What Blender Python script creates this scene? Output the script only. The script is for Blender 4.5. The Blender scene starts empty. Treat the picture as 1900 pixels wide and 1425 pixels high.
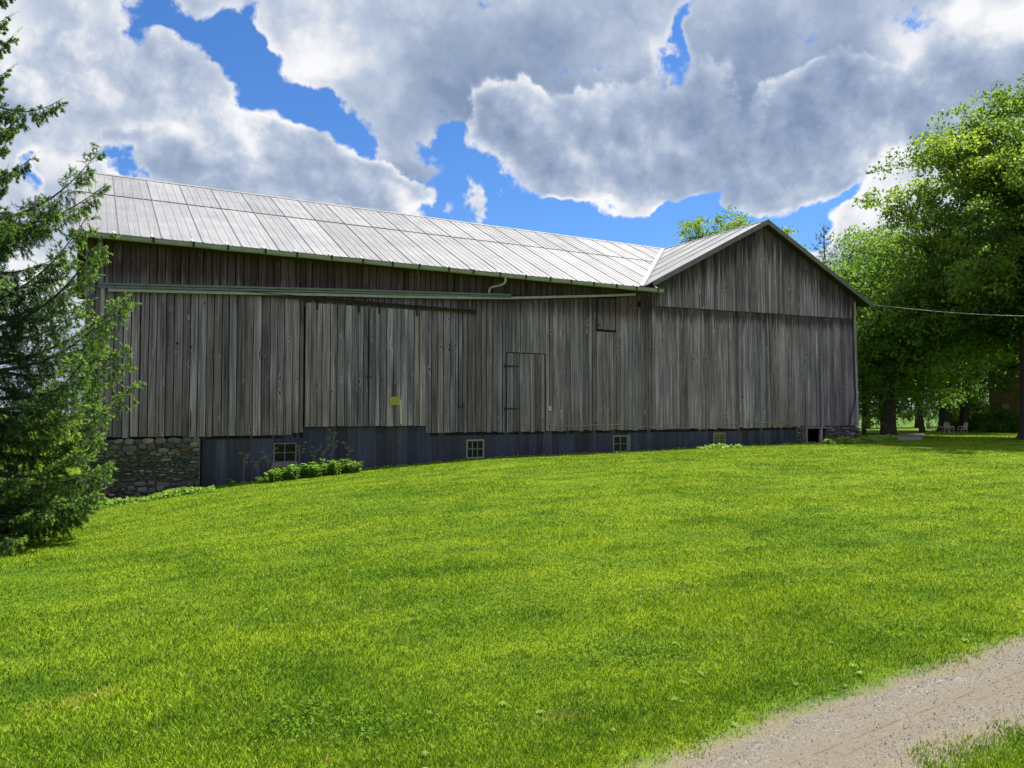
import bpy, math, random
import numpy as np
from mathutils import Vector, Matrix
PI = math.pi
R = math.radians
S = bpy.context.scene
COL = S.collection

# ------------------------------------------------------------------ camera
cam_d = bpy.data.cameras.new('camera')
cam = bpy.data.objects.new('camera', cam_d)
COL.objects.link(cam)
cam.location = (0, 0, 1.6)
cam.rotation_euler = (R(90 + 2.107), 0, R(60.8 - 90))
cam_d.sensor_width = 36
cam_d.lens = 27.04
cam_d.clip_start = 0.05
cam_d.clip_end = 6000
S.camera = cam

# ------------------------------------------------------------------ light and exposure
S.view_settings.view_transform = 'Standard'
S.view_settings.look = 'None'
S.view_settings.gamma = 1
S.view_settings.exposure = 0.8
SUN_AZ, SUN_EL = R(1.5), R(62)
sd = bpy.data.lights.new('sun', 'SUN')
sd.energy = 3.9
sd.angle = R(0.5)
sd.color = (1.0, 0.95, 0.86)
sun = bpy.data.objects.new('sun', sd)
COL.objects.link(sun)
sv = Vector((math.cos(SUN_AZ) * math.cos(SUN_EL), math.sin(SUN_AZ) * math.cos(SUN_EL), math.sin(SUN_EL)))
sun.rotation_euler = sv.to_track_quat('Z', 'Y').to_euler()
sun.location = (0, 0, 30)

# ------------------------------------------------------------------ node helpers
class NT:
    def __init__(s, nt):
        s.nt = nt
        s.N = nt.nodes
        s.L = nt.links
    def n(s, t, ins=None, **kw):
        o = s.N.new(t)
        for k, v in kw.items():
            setattr(o, k, v)
        if ins:
            for k, v in ins.items():
                sock = o.inputs[k]
                if isinstance(v, bpy.types.NodeSocket):
                    s.L.new(v, sock)
                else:
                    sock.default_value = v
        return o
    def math(s, op, a, b=None, c=None, clamp=False):
        ins = {0: a}
        if b is not None: ins[1] = b
        if c is not None: ins[2] = c
        return s.n('ShaderNodeMath', ins, operation=op, use_clamp=clamp).outputs[0]
    def vmath(s, op, a, b=None, out=0):
        ins = {0: a}
        if b is not None: ins[1] = b
        return s.n('ShaderNodeVectorMath', ins, operation=op).outputs[out]
    def noise(s, vec, scale=5, detail=3, rough=.5, dist=0, out=0):
        return s.n('ShaderNodeTexNoise', {'Vector': vec, 'Scale': scale, 'Detail': detail, 'Roughness': rough, 'Distortion': dist}).outputs[out]
    def ramp(s, f, pts, interp='LINEAR'):
        r = s.n('ShaderNodeValToRGB', {'Fac': f})
        r.color_ramp.interpolation = interp
        e = r.color_ramp.elements
        while len(e) < len(pts):
            e.new(.5)
        for i, (p, c) in enumerate(pts):
            e[i].position = p
            e[i].color = (c[0], c[1], c[2], 1) if not isinstance(c, (int, float)) else (c, c, c, 1)
        return r.outputs[0]
    def mix(s, f, a, b, mode='MIX'):
        m = s.n('ShaderNodeMix', data_type='RGBA', blend_type=mode)
        for k, v in ((0, f), (6, a), (7, b)):
            if isinstance(v, bpy.types.NodeSocket):
                s.L.new(v, m.inputs[k])
            else:
                m.inputs[k].default_value = v if isinstance(v, (int, float)) else (*v[:3], 1)
        return m.outputs[2]
    def mr(s, v, a, b, c=0., d=1., smooth=False):
        m = s.n('ShaderNodeMapRange', {0: v, 1: a, 2: b, 3: c, 4: d})
        if smooth: m.interpolation_type = 'SMOOTHSTEP'
        return m.outputs[0]
    def pos(s):
        return s.n('ShaderNodeNewGeometry').outputs['Position']
    def obj(s):
        return s.n('ShaderNodeTexCoord').outputs['Object']
    def scl(s, v, sc):
        return s.vmath('MULTIPLY', v, tuple(sc))
    def attr(s, name='tone'):
        return s.n('ShaderNodeAttribute', attribute_name=name).outputs['Fac']

# ------------------------------------------------------------------ world: sky with broken cumulus
HEAP_A=[(1.4206,0.3082,0.0685,0.0456,0,1.2),(1.3636,0.3139,0.0712,0.0494,0,1.3),(1.3042,0.2967,0.0735,0.0444,0,1.3),(1.2431,0.2746,0.0685,0.0357,0,1.2),(1.475,0.2808,0.0536,0.0362,0,1),(1.1878,0.2604,0.0418,0.0198,0,0.8)]
HEAP_B=[(0.9691,0.3614,0.1196,0.0688,0,1.2),(0.8242,0.3627,0.0871,0.0702,0,1.3),(1.0541,0.3534,0.0568,0.0474,0,1.1),(0.9344,0.2964,0.1114,0.0389,0,1.2),(0.8652,0.3125,0.0885,0.0381,0,1)]
HEAP_C=[(0.7015,0.3234,0.1054,0.0663,0,1.3),(0.6053,0.3458,0.12,0.057,0,1.2),(0.7528,0.2727,0.0641,0.0315,-0.262,1.1),(0.6774,0.2842,0.0547,0.0244,0,0.8),(0.5178,0.3308,0.083,0.0604,0,1.1)]
HEAP_D=[(1.5681,0.3762,0.1201,0.0707,0,1.3),(1.4705,0.3701,0.066,0.0516,0,1.2),(1.6147,0.3179,0.0773,0.0385,0,1),(1.4953,0.4277,0.053,0.0217,0,0.3)]
HOLES=[(1.4955,0.4386,0.0442,0.0376,0,1.1),(1.4349,0.4292,0.0527,0.0306,0,0.9),(1.4061,0.3904,0.0442,0.0492,0,1.2),(1.3833,0.3487,0.048,0.0361,0,1),(1.3314,0.3599,0.0628,0.0273,0,1.1),(1.2846,0.3515,0.0575,0.037,0,1.1),(1.2537,0.319,0.0308,0.0317,0,1),(1.4757,0.3256,0.0191,0.0082,0,0.7),(1.5218,0.2898,0.0217,0.0129,0,0.9),(1.5146,0.27,0.0138,0.0107,0,0.8),(1.6213,0.2693,0.0184,0.0101,-0.611,0.9),(1.6335,0.2448,0.011,0.0169,0,0.7),(1.608,0.1136,0.0361,0.0178,0,0.6),(1.1178,0.3047,0.053,0.039,0,1.1),(1.0789,0.2822,0.0495,0.0395,0,1.1),(1.1106,0.2621,0.0635,0.0299,0,1),(1.04,0.249,0.0918,0.0334,0,1.2),(1.1669,0.2676,0.042,0.0185,0,0.7),(1.1808,0.254,0.0419,0.0199,0,0.6),(0.9001,0.226,0.2887,0.0347,0,1.6),(0.8251,0.2619,0.0467,0.0291,0,1),(0.7915,0.3043,0.0361,0.0201,-0.175,1),(0.8083,0.2833,0.0331,0.0229,0,0.9),(0.7278,0.2314,0.1511,0.0267,0,1.2),(0.69,0.2559,0.0674,0.0249,-0.175,1),(0.6356,0.2704,0.0352,0.0169,0,0.9),(0.6065,0.2746,0.0399,0.0119,0,0.8),(0.6905,0.2233,0.0735,0.0315,0,1),(0.8383,0.4355,0.0271,0.0318,0.349,1.15),(0.8277,0.4762,0.0148,0.0189,0,0.9),(0.8166,0.4491,0.0121,0.0159,0,0.6),(1.3964,0.4625,0.023,0.0301,0,0.9),(1.093,0.318,0.0425,0.029,0,0.8)]
PUFFS=[(1.1402,0.2489,0.0394,0.0147,0,1.3),(1.1106,0.2654,0.0127,0.0212,0,1),(0.6244,0.243,0.055,0.0267,-0.611,1.9),(0.5963,0.2083,0.0619,0.0365,0,1.6),(0.6481,0.2288,0.0296,0.0185,0,1),(0.9484,0.2805,0.0908,0.0327,0,1),(0.74,0.2717,0.07,0.0301,-0.209,1),(1.4715,0.4318,0.018,0.0164,0,0.25),(0.8591,0.2243,0.0406,0.0093,0,0.35),(0.6635,0.2021,0.0299,0.0126,0,0.8),(1.4096,0.413,0.0315,0.0227,0,0.25),(1.0541,0.3534,0.0426,0.0379,0,0.5),(1.2362,0.2684,0.0824,0.0326,0,0.9),(1.4332,0.322,0.0556,0.036,0,0.5),(1.3574,0.3422,0.039,0.0152,0,0.6),(1.6011,0.1588,0.0312,0.0296,0,0.5)]
GREY=[(1.625,0.3215,0.0916,0.0381,0,0.5),(1.4937,0.3407,0.0881,0.0347,0,0.35),(1.5402,0.3702,0.0843,0.0388,0,0.25),(1.304,0.2776,0.1536,0.0384,0,0.85),(1.2224,0.2624,0.1035,0.0328,0,0.7),(1.3309,0.3074,0.066,0.0313,0,0.3),(1.1952,0.3473,0.1047,0.0566,0,0.55),(1.1251,0.4115,0.1134,0.0725,0,0.35),(1.0256,0.412,0.135,0.0907,0,0.8),(1.0399,0.369,0.0852,0.0437,0,0.6),(0.8994,0.3397,0.1174,0.0629,0,0.55),(0.8041,0.3641,0.1128,0.0667,0,0.85),(0.8582,0.3436,0.0816,0.0374,0,0.4),(0.6524,0.3352,0.1968,0.0469,0,1),(0.5713,0.3515,0.1214,0.0614,0,0.5),(0.4865,0.3518,0.075,0.069,0,0.5),(0.6877,0.4152,0.154,0.0562,0,0.4),(0.7832,0.4501,0.0987,0.0507,0,0.3),(0.8986,0.4603,0.1249,0.0516,0,0.4),(1.1395,0.4702,0.0851,0.0344,0,0.3),(0.7655,0.2927,0.0712,0.0251,0,0.45),(0.9834,0.3043,0.0844,0.0259,0,0.5),(1.2788,0.4561,0.0817,0.0342,0,0.1)]
BRIGHT=[(0.5773,0.3859,0.0334,0.041,0,1.3),(0.4752,0.4068,0.0543,0.0405,0,1.3),(0.5209,0.4277,0.0314,0.0308,0,0.9),(1.6268,0.4012,0.1122,0.0619,0,0.4),(1.5402,0.3702,0.0506,0.0222,0,0.5),(1.4456,0.3265,0.0673,0.0357,0,0.8),(1.3706,0.356,0.0517,0.018,0,0.8),(1.5875,0.2717,0.0797,0.0343,0,1),(1.4145,0.318,0.0501,0.0363,0,0.6),(0.9554,0.2709,0.1258,0.0263,0,0.7),(0.7274,0.2643,0.1009,0.0251,-0.209,0.8),(0.6187,0.235,0.0864,0.0547,0,1.2),(1.2649,0.4342,0.0753,0.0233,0,0.5),(1.3325,0.4509,0.0531,0.0508,0,0.7),(1.1959,0.4706,0.0421,0.0342,0,0.5),(1.332,0.4106,0.0397,0.0292,0,0.5),(0.9196,0.4442,0.0837,0.0467,0,0.3),(0.8608,0.4403,0.0273,0.0406,0,0.6),(0.8924,0.3519,0.0276,0.0312,0,0.4),(1.1388,0.2503,0.0562,0.0267,0,0.8),(1.6109,0.1342,0.0616,0.0355,0,0.7),(0.8035,0.4236,0.0266,0.0348,0,0.4),(1.0612,0.3939,0.0355,0.0184,0,0.5),(0.6005,0.2928,0.0567,0.0205,0,0.6),(1.236,0.2288,0.0823,0.0199,0,0.5)]

W = bpy.data.worlds.new('World')
S.world = W
W.use_nodes = True
W.node_tree.nodes.clear()
w = NT(W.node_tree)
sky = w.n('ShaderNodeTexSky', sky_type='NISHITA', sun_disc=False, sun_elevation=SUN_EL, sun_rotation=R(86), altitude=200, air_density=1.0, dust_density=.4, ozone_density=2.5)
skyc = w.n('ShaderNodeHueSaturation', {'Saturation': 1.15, 'Value': .9, 'Color': sky.outputs[0]}).outputs[0]
skyc = w.mix(1.0, skyc, (.58, .80, 1.08), 'MULTIPLY')
dirv = w.n('ShaderNodeTexCoord').outputs['Generated']
sep = w.n('ShaderNodeSeparateXYZ', {0: dirv})
az = w.math('ARCTAN2', sep.outputs[1], sep.outputs[0])
el = w.math('ARCSINE', sep.outputs[2])
P0 = w.n('ShaderNodeCombineXYZ', {0: az, 1: el, 2: 0}).outputs[0]
# turbulent warp of the coordinates (three-dimensional noise on the direction, so no seams)
warp = w.noise(dirv, 7, 5, .55, out=1)
warp = w.vmath('SUBTRACT', warp, (.5, .5, .5))
warp = w.vmath('MULTIPLY', warp, (.15, .11, 0))
P1 = w.vmath('ADD', P0, warp)
def field(blobs, vec, start):
    acc = start
    for (a, e, ra, re, rot, wt) in blobs:
        m = w.n('ShaderNodeMapping', {'Vector': vec, 'Location': (a, e, 0), 'Rotation': (0, 0, rot), 'Scale': (ra * 1.45, re * 1.45, 1)}, vector_type='TEXTURE')
        g = w.n('ShaderNodeTexGradient', {0: m.outputs[0]}, gradient_type='SPHERICAL')
        acc = w.math('MULTIPLY_ADD', g.outputs[1], wt, acc)
    return acc
SUNW = (.0105, -.006, .012)
def fbm(sc, det, ro, off=(0, 0, 0)):
    return w.noise(w.vmath('ADD', dirv, off), sc, det, ro)
fine = fbm(13, 9, .60)
fine_s = fbm(13, 6, .60, SUNW)
big = fbm(4.5, 5, .5)
big_s = fbm(4.5, 4, .5, (.03, -.02, .035))
vp = w.vmath('ADD', dirv, w.vmath('MULTIPLY', warp, (.35, .35, .35)))
puff = w.n('ShaderNodeTexVoronoi', {'Vector': vp, 'Scale': 17, 'Detail': 4, 'Roughness': .55, 'Lacunarity': 2.2}, feature='F1', normalize=True)
puffv = w.math('SUBTRACT', 1.0, puff.outputs['Distance'])
holes = field(HOLES, P1, 0.0)
holes = w.math('MULTIPLY', w.math('MINIMUM', holes, 1.25), 1.5)
puffs = field(PUFFS, P1, 0.0)
cov = w.math('ADD', w.math('SUBTRACT', .88, holes), puffs)
cov = w.math('ADD', cov, w.math('MULTIPLY', w.math('SUBTRACT', big, .5), 1.6))
rough = w.math('ADD', w.math('MULTIPLY', w.math('SUBTRACT', fine, .5), 4.2), w.math('MULTIPLY', w.math('SUBTRACT', puffv, .62), 1.1))
cov2 = w.math('ADD', cov, rough)
mask = w.mr(cov2, -.10, .38, 0, 1, True)
grey = field(GREY, P1, w.math('MULTIPLY', w.math('SUBTRACT', big, .47), .9))
bright = field(BRIGHT, P1, 0.0)
shade = w.math('ADD', w.math('SUBTRACT', w.math('MULTIPLY', grey, .85), w.math('MULTIPLY', bright, .85)), .36)
relief = w.math('ADD', w.math('MULTIPLY', w.math('SUBTRACT', fine_s, fine), 1.7), w.math('MULTIPLY', w.math('SUBTRACT', big_s, big), 1.5))
relief = w.math('ADD', relief, w.math('MULTIPLY', w.math('SUBTRACT', .64, puffv), .5))
shade = w.math('ADD', shade, relief)
edge = w.mr(cov2, .1, 1.1, 1.0, 0.0, True)
shade = w.math('SUBTRACT', shade, w.math('MULTIPLY', edge, .45))
rimv = w.mr(fbm(6, 3, .5, (3.1, 1.7, .4)), .38, .62, -.15, 1.25)
# nearer heaps of cloud, each with a bright ragged rim and a grey body
for blobs, body in ((HEAP_D, .38), (HEAP_C, .80), (HEAP_B, .74), (HEAP_A, .62)):
    f_ = field(blobs, P1, -.55)
    f_ = w.math('ADD', f_, w.math('MULTIPLY', rough, .50))
    mk = w.mr(f_, -.06, .22, 0, 1, True)
    rim = w.math('MULTIPLY', w.mr(f_, .05, .62, 1, 0, True), rimv)
    sk = w.math('ADD', w.math('SUBTRACT', body, w.math('MULTIPLY', rim, .62)), w.math('ADD', w.math('MULTIPLY', relief, 1.5), w.math('MULTIPLY', w.math('SUBTRACT', big, .5), 1.2)))
    sk = w.math('SUBTRACT', sk, w.math('MULTIPLY', bright, .6))
    shade = w.math('ADD', w.math('MULTIPLY', shade, w.math('SUBTRACT', 1.0, mk)), w.math('MULTIPLY', sk, mk))
    mask = w.math('MAXIMUM', mask, mk)
shade = w.mr(shade, -.45, 1.15, 0, 1)
cloudc = w.ramp(shade, [(0, (.86, .865, .885)), (.18, (.72, .74, .79)), (.4, (.48, .545, .665)), (.65, (.33, .405, .55)), (1, (.21, .28, .42))])
CLOUD_GAIN = .64
bs = w.n('ShaderNodeBackground', {'Color': skyc, 'Strength': .095})
bc = w.n('ShaderNodeBackground', {'Color': cloudc, 'Strength': CLOUD_GAIN})
mx = w.n('ShaderNodeMixShader', {0: mask, 1: bs.outputs[0], 2: bc.outputs[0]})
wo = w.n('ShaderNodeOutputWorld', {0: mx.outputs[0]})
W.cycles.sampling_method = 'MANUAL'
W.cycles.sample_map_resolution = 512

# ------------------------------------------------------------------ object helpers
def tag(o, label=None, cat=None, group=None, kind=None):
    if label: o['label'] = label
    if cat: o['category'] = cat
    if group: o['group'] = group
    if kind: o['kind'] = kind
    return o
def empty(name, loc, label, cat, group=None):
    o = bpy.data.objects.new(name, None)
    o.empty_display_size = .3
    COL.objects.link(o)
    o.location = loc
    tag(o, label, cat, group)
    return o
def link(name, me, mat, parent=None):
    o = bpy.data.objects.new(name, me)
    COL.objects.link(o)
    if mat is not None:
        me.materials.append(mat)
    if parent is not None:
        # coordinates are given in world metres: keep them there
        loc = Vector((0, 0, 0))
        p = parent
        while p is not None:
            loc += p.location
            p = p.parent
        o.parent = parent
        o.location = -loc
    return o
class MB:
    def __init__(s):
        s.v = []; s.f = []; s.t = []
    def add(s, vs, fs, tone=.5):
        b = len(s.v)
        s.v.extend([tuple(p) for p in vs])
        s.f.extend([tuple(i + b for i in f) for f in fs])
        s.t.extend([tone] * len(vs))
        return s
    def box(s, a, b, tone=.5):
        x0, y0, z0 = a; x1, y1, z1 = b
        return s.hexa([(x0,y0,z0),(x1,y0,z0),(x1,y1,z0),(x0,y1,z0),(x0,y0,z1),(x1,y0,z1),(x1,y1,z1),(x0,y1,z1)], tone)
    def hexa(s, p, tone=.5):
        return s.add(p, [(0,3,2,1),(4,5,6,7),(0,1,5,4),(1,2,6,5),(2,3,7,6),(3,0,4,7)], tone)
    def quad(s, p, tone=.5):
        return s.add(p, [(0,1,2,3)], tone)
    def tube(s, pts, rad, n=8, tone=.5, cap=True):
        pts = [Vector(p) for p in pts]
        if not isinstance(rad, (list, tuple)): rad = [rad] * len(pts)
        vs = []; fs = []
        u = None
        for i, p in enumerate(pts):
            d = (pts[min(i+1, len(pts)-1)] - pts[max(i-1, 0)]).normalized()
            if u is None:
                u = d.orthogonal().normalized()
            u = (u - d * u.dot(d))
            if u.length < 1e-6: u = d.orthogonal()
            u.normalize()
            v = d.cross(u)
            for k in range(n):
                a = 2 * PI * k / n
                vs.append(p + (u * math.cos(a) + v * math.sin(a)) * rad[i])
        for i in range(len(pts) - 1):
            for k in range(n):
                k2 = (k + 1) % n
                fs.append((i*n+k, i*n+k2, (i+1)*n+k2, (i+1)*n+k))
        if cap:
            fs.append(tuple(range(n))[::-1]); fs.append(tuple((len(pts)-1)*n + k for k in range(n)))
        return s.add(vs, fs, tone)
    def bar(s, a, b, w, h, tone=.5, up=(0,0,1)):
        a = Vector(a); b = Vector(b); d = (b - a).normalized(); up = Vector(up)
        sx = d.cross(up).normalized() * w / 2; sz = sx.cross(d).normalized() * h / 2
        return s.hexa([a-sx-sz, a+sx-sz, b+sx-sz, b-sx-sz, a-sx+sz, a+sx+sz, b+sx+sz, b-sx+sz], tone)
    def build(s, name, mat, parent=None, smooth=False, mesh_only=False):
        me = bpy.data.meshes.new(name)
        me.from_pydata(s.v, [], s.f)
        at = me.attributes.new('tone', 'FLOAT', 'POINT')
        at.data.foreach_set('value', np.array(s.t, dtype=np.float32))
        if smooth:
            me.polygons.foreach_set('use_smooth', [True] * len(me.polygons))
        me.update()
        return link(name, me, mat, parent)
def np_mesh(name, V, k, tone, mat, parent=None, smooth=False):
    """V (n*k,3) vertices, k consecutive ones make each face; tone per vertex"""
    V = np.ascontiguousarray(V, dtype=np.float32)
    nv = len(V); nf = nv // k
    me = bpy.data.meshes.new(name)
    me.vertices.add(nv); me.vertices.foreach_set('co', V.ravel())
    me.loops.add(nv); me.loops.foreach_set('vertex_index', np.arange(nv, dtype=np.int32))
    me.polygons.add(nf)
    me.polygons.foreach_set('loop_start', np.arange(0, nv, k, dtype=np.int32))
    me.polygons.foreach_set('loop_total', np.full(nf, k, dtype=np.int32))
    at = me.attributes.new('tone', 'FLOAT', 'POINT')
    at.data.foreach_set('value', np.ascontiguousarray(tone, dtype=np.float32))
    me.update(calc_edges=True)
    return link(name, me, mat, parent)
def unit(v):
    return v / np.maximum(np.linalg.norm(v, axis=-1, keepdims=True), 1e-9)

# ------------------------------------------------------------------ materials
def mat(name):
    m = bpy.data.materials.new(name)
    m.use_nodes = True
    m.node_tree.nodes.clear()
    return m, NT(m.node_tree)
def fin(m, t, col, rough=.8, metal=0., bump=None, bstr=.3, bdist=.01, spec=.3, normal=None):
    ins = {'Base Color': col, 'Roughness': rough, 'Metallic': metal, 'Specular IOR Level': spec}
    if not isinstance(col, bpy.types.NodeSocket): ins['Base Color'] = (*col[:3], 1)
    p = t.n('ShaderNodeBsdfPrincipled', ins)
    if bump is not None:
        b = t.n('ShaderNodeBump', {'Strength': bstr, 'Distance': bdist, 'Height': bump})
        t.L.new(b.outputs[0], p.inputs['Normal'])
    t.n('ShaderNodeOutputMaterial', {0: p.outputs[0]})
    return m
def wood_mat(name, dark, mid, light, brown=None, shade_streaks=None, knots=True, gscale=1.0, contrast=1.0, moss=False):
    m, t = mat(name)
    P = t.pos(); tn = t.attr()
    off = t.n('ShaderNodeCombineXYZ', {0: t.math('MULTIPLY', tn, 37.), 1: t.math('MULTIPLY', tn, 11.), 2: t.math('MULTIPLY', tn, 91.)}).outputs[0]
    V = t.vmath('ADD', P, off)
    # knots push the grain sideways around them
    kv = t.n('ShaderNodeTexVoronoi', {'Vector': t.scl(V, (4.6, 4.6, 1.9)), 'Scale': 1.0, 'Randomness': 1.0}, feature='F1')
    krand = t.n('ShaderNodeSeparateColor', {0: kv.outputs['Color']}).outputs[0]
    kd = t.math('DIVIDE', kv.outputs['Distance'], t.mr(krand, .25, 1.0, .12, 1.25))
    push = t.math('MULTIPLY', t.mr(kd, 0, .36, 1, 0, True), .075)
    V2 = t.vmath('ADD', V, t.n('ShaderNodeCombineXYZ', {0: push, 1: 0, 2: 0}).outputs[0])
    g1 = t.noise(t.scl(V2, (55*gscale, 20, .8)), 1, 5, .70)
    g2 = t.noise(t.scl(V2, (20*gscale, 10, .28)), 1, 3, .55)
    g3 = t.noise(t.scl(V2, (4, 4, .5)), 1, 4, .6)
    g = t.math('ADD', t.math('MULTIPLY', g1, .5), t.math('ADD', t.math('MULTIPLY', g2, .30), t.math('MULTIPLY', g3, .24)))
    g = t.math('ADD', t.math('MULTIPLY', t.math('SUBTRACT', g, .55), contrast), .53)
    c = t.ramp(g, [(.30, dark), (.50, mid), (.70, light)])
    tn2 = t.math('FRACT', t.math('MULTIPLY', tn, 7.13))
    c = t.mix(1.0, c, t.ramp(tn, [(0, .66), (.5, 1.0), (1, 1.28)]), 'MULTIPLY')
    c = t.mix(.8, c, t.ramp(tn2, [(0, (1.06, .97, .90)), (.5, (1, 1, 1)), (1, (.93, 1.0, 1.06))]), 'MULTIPLY')
    if knots:
        kk = t.mr(kd, .055, .12, 1, 0, True)
        c = t.mix(t.math('MULTIPLY', kk, .85), c, (dark[0]*.45, dark[1]*.4, dark[2]*.35))
        ring = t.math('MULTIPLY', t.mr(kd, .10, .14, 0, 1, True), t.mr(kd, .14, .24, 1, 0, True))
        c = t.mix(t.math('MULTIPLY', ring, .4), c, light)
    big = t.noise(t.scl(P, (.7, .7, .45)), 1, 4, .55)
    c = t.mix(1.0, c, t.ramp(big, [(.3, (1.02, .88, 1.12)), (.55, (1.28, 1.11, 1.44)), (.75, (1.43, 1.25, 1.62))]), 'MULTIPLY')
    z = t.n('ShaderNodeSeparateXYZ', {0: P}).outputs[2]
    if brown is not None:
        # redder unweathered timber plus painted-in eave shade, with a ragged lower edge
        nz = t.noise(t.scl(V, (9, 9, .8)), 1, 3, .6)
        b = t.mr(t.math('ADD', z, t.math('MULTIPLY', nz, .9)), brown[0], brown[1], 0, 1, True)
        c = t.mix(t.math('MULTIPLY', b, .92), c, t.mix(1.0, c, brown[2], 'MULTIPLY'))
    if shade_streaks:
        # shade under the verge boards painted as dark streaks, more below the gable lap
        sx = t.n('ShaderNodeSeparateXYZ', {0: P}).outputs[0]
        top = t.math('SUBTRACT', 8.85, t.math('MULTIPLY', t.math('ABSOLUTE', t.math('SUBTRACT', sx, 22.87)), .47))
        dd = t.math('SUBTRACT', top, z)
        lap = t.math('SUBTRACT', t.math('ADD', 4.80, t.math('MULTIPLY', sx, .0155)), t.math('ADD', z, -.27))
        dn = t.noise(t.scl(V, (13, 9, .25)), 1, 4, .6)
        s1 = t.mr(t.math('SUBTRACT', dd, t.math('MULTIPLY', t.math('POWER', dn, 2.0), 3.6)), -.35, .25, 1, 0, True)
        s2 = t.math('MULTIPLY', t.mr(t.math('SUBTRACT', lap, t.math('MULTIPLY', t.math('POWER', dn, 2.0), 1.6)), -.2, .15, 1, 0, True), t.mr(lap, -.02, .0, 0, 1))
        c = t.mix(t.math('MULTIPLY', t.math('MAXIMUM', s1, s2), .85), c, t.mix(1.0, c, (.20, .18, .18), 'MULTIPLY'))
    if moss:
        nz = t.noise(t.scl(V, (6, 6, 1.2)), 1, 3, .6)
        b = t.mr(t.math('SUBTRACT', z, t.math('MULTIPLY', nz, 1.6)), -.3, 1.7, 1, 0, True)
        c = t.mix(t.math('MULTIPLY', b, .6), c, t.mix(1.0, c, (.97, .98, .80), 'MULTIPLY'))
    return fin(m, t, c, .92, bump=g1, bstr=.7, bdist=.004, spec=.12)
M = {}
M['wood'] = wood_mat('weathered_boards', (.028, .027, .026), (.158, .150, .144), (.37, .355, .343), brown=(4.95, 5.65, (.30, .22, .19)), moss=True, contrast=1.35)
M['wood_wing'] = wood_mat('weathered_wing_boards', (.034, .032, .032), (.178, .166, .163), (.41, .39, .38), gscale=.9, moss=True, contrast=1.4, shade_streaks=True)
M['wood_door'] = wood_mat('weathered_door_boards', (.036, .035, .034), (.172, .167, .160), (.38, .37, .36), moss=True, contrast=1.6)
M['navy'] = wood_mat('navy_painted_boards', (.024, .028, .036), (.043, .051, .062), (.078, .087, .102), contrast=1.1)
M['wood_old'] = wood_mat('old_frame_timber', (.09, .085, .075), (.22, .21, .19), (.38, .37, .34), knots=False)
def plain(name, c, rough=.6, metal=0., var=.25, sc=6., spec=.3, bump=.0):
    m, t = mat(name)
    n = t.noise(t.pos(), sc, 5, .6)
    tn = t.attr()
    k = t.mix(1.0, t.ramp(n, [(.25, 1 - var), (.75, 1 + var)]), t.ramp(tn, [(0, .85), (1, 1.15)]), 'MULTIPLY')
    col = t.mix(1.0, k, c, 'MULTIPLY')
    return fin(m, t, col, rough, metal, bump=n if bump else None, bstr=bump or .1, spec=spec)
M['black'] = plain('black_gap', (.010, .010, .010), .9, var=.2)
M['iron'] = plain('rusty_iron', (.030, .024, .022), .6, .3, .4, 25)
M['gutter'] = plain('weathered_gutter_paint', (.29, .285, .31), .5, 0, .22, 5)
M['gutter_green'] = plain('green_grey_gutter', (.125, .150, .142), .5, 0, .25, 4)
M['sash'] = plain('grey_sash_paint', (.24, .245, .24), .6, 0, .2, 12)
M['white'] = plain('white_paint', (.62, .63, .62), .6, 0, .12, 8)
M['trim'] = plain('grey_metal_trim', (.15, .14, .155), .7, 0.0, .2, 3)
M['cable'] = plain('cable_sheath', (.33, .29, .20), .7)
M['cable_black'] = plain('black_cable_sheath', (.02, .02, .02), .6)
M['yellow'] = plain('faded_yellow_notice', (.40, .34, .10), .8, 0, .2, 20)
M['ink'] = plain('notice_print', (.16, .13, .06), .8)
M['stake'] = plain('pale_batten', (.46, .44, .36), .85, 0, .2, 14)
# ribbed aluminium roof
m, t = mat('aluminium_roofing')
P = t.pos(); tn = t.attr()
n1 = t.noise(t.scl(P, (1, 1, 1)), 1.3, 5, .6)
n2 = t.noise(t.scl(P, (14, 2, 2)), 1, 5, .65)
n3 = t.noise(P, 40, 3, .6)
c = t.ramp(n1, [(.3, (.29, .29, .305)), (.7, (.39, .39, .40))])
c = t.mix(1.0, c, t.ramp(tn, [(0, .84), (.5, 1.0), (1, 1.08)]), 'MULTIPLY')
c = t.mix(t.mr(n2, .5, .75, 0, .45), c, (.40, .395, .385))
c = t.mix(t.mr(n3, .62, .72, 0, .35), c, (.36, .35, .33))
M['roof'] = fin(m, t, c, .55, .35, bump=n1, bstr=.15, bdist=.05, spec=.4)
M['roof_seam'] = plain('roof_lap_line', (.22, .22, .225), .7, .2)  # dark grey seam colour for the sheet laps
# stone
m, t = mat('field_stone')
P = t.pos(); tn = t.attr()
n1 = t.noise(P, 9, 6, .65); n2 = t.noise(P, 45, 4, .6)
base = t.ramp(tn, [(0, (.07, .068, .068)), (.2, (.14, .135, .125)), (.4, (.09, .095, .095)), (.55, (.19, .19, .172)), (.7, (.12, .11, .10)), (.84, (.24, .24, .21)), (.90, (.15, .09, .08)), (1, (.27, .115, .10))], 'CONSTANT')
c = t.mix(1.0, base, t.ramp(n1, [(.3, .62), (.7, 1.35)]), 'MULTIPLY')
c = t.mix(t.mr(n2, .6, .75, 0, .4), c, (.34, .35, .31))
M['stone'] = fin(m, t, c, .92, bump=t.math('ADD', n1, t.math('MULTIPLY', n2, .5)), bstr=.8, bdist=.03, spec=.15)
M['mortar'] = plain('old_lime_mortar', (.12, .118, .108), .95, 0, .35, 12, bump=.6)
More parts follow.
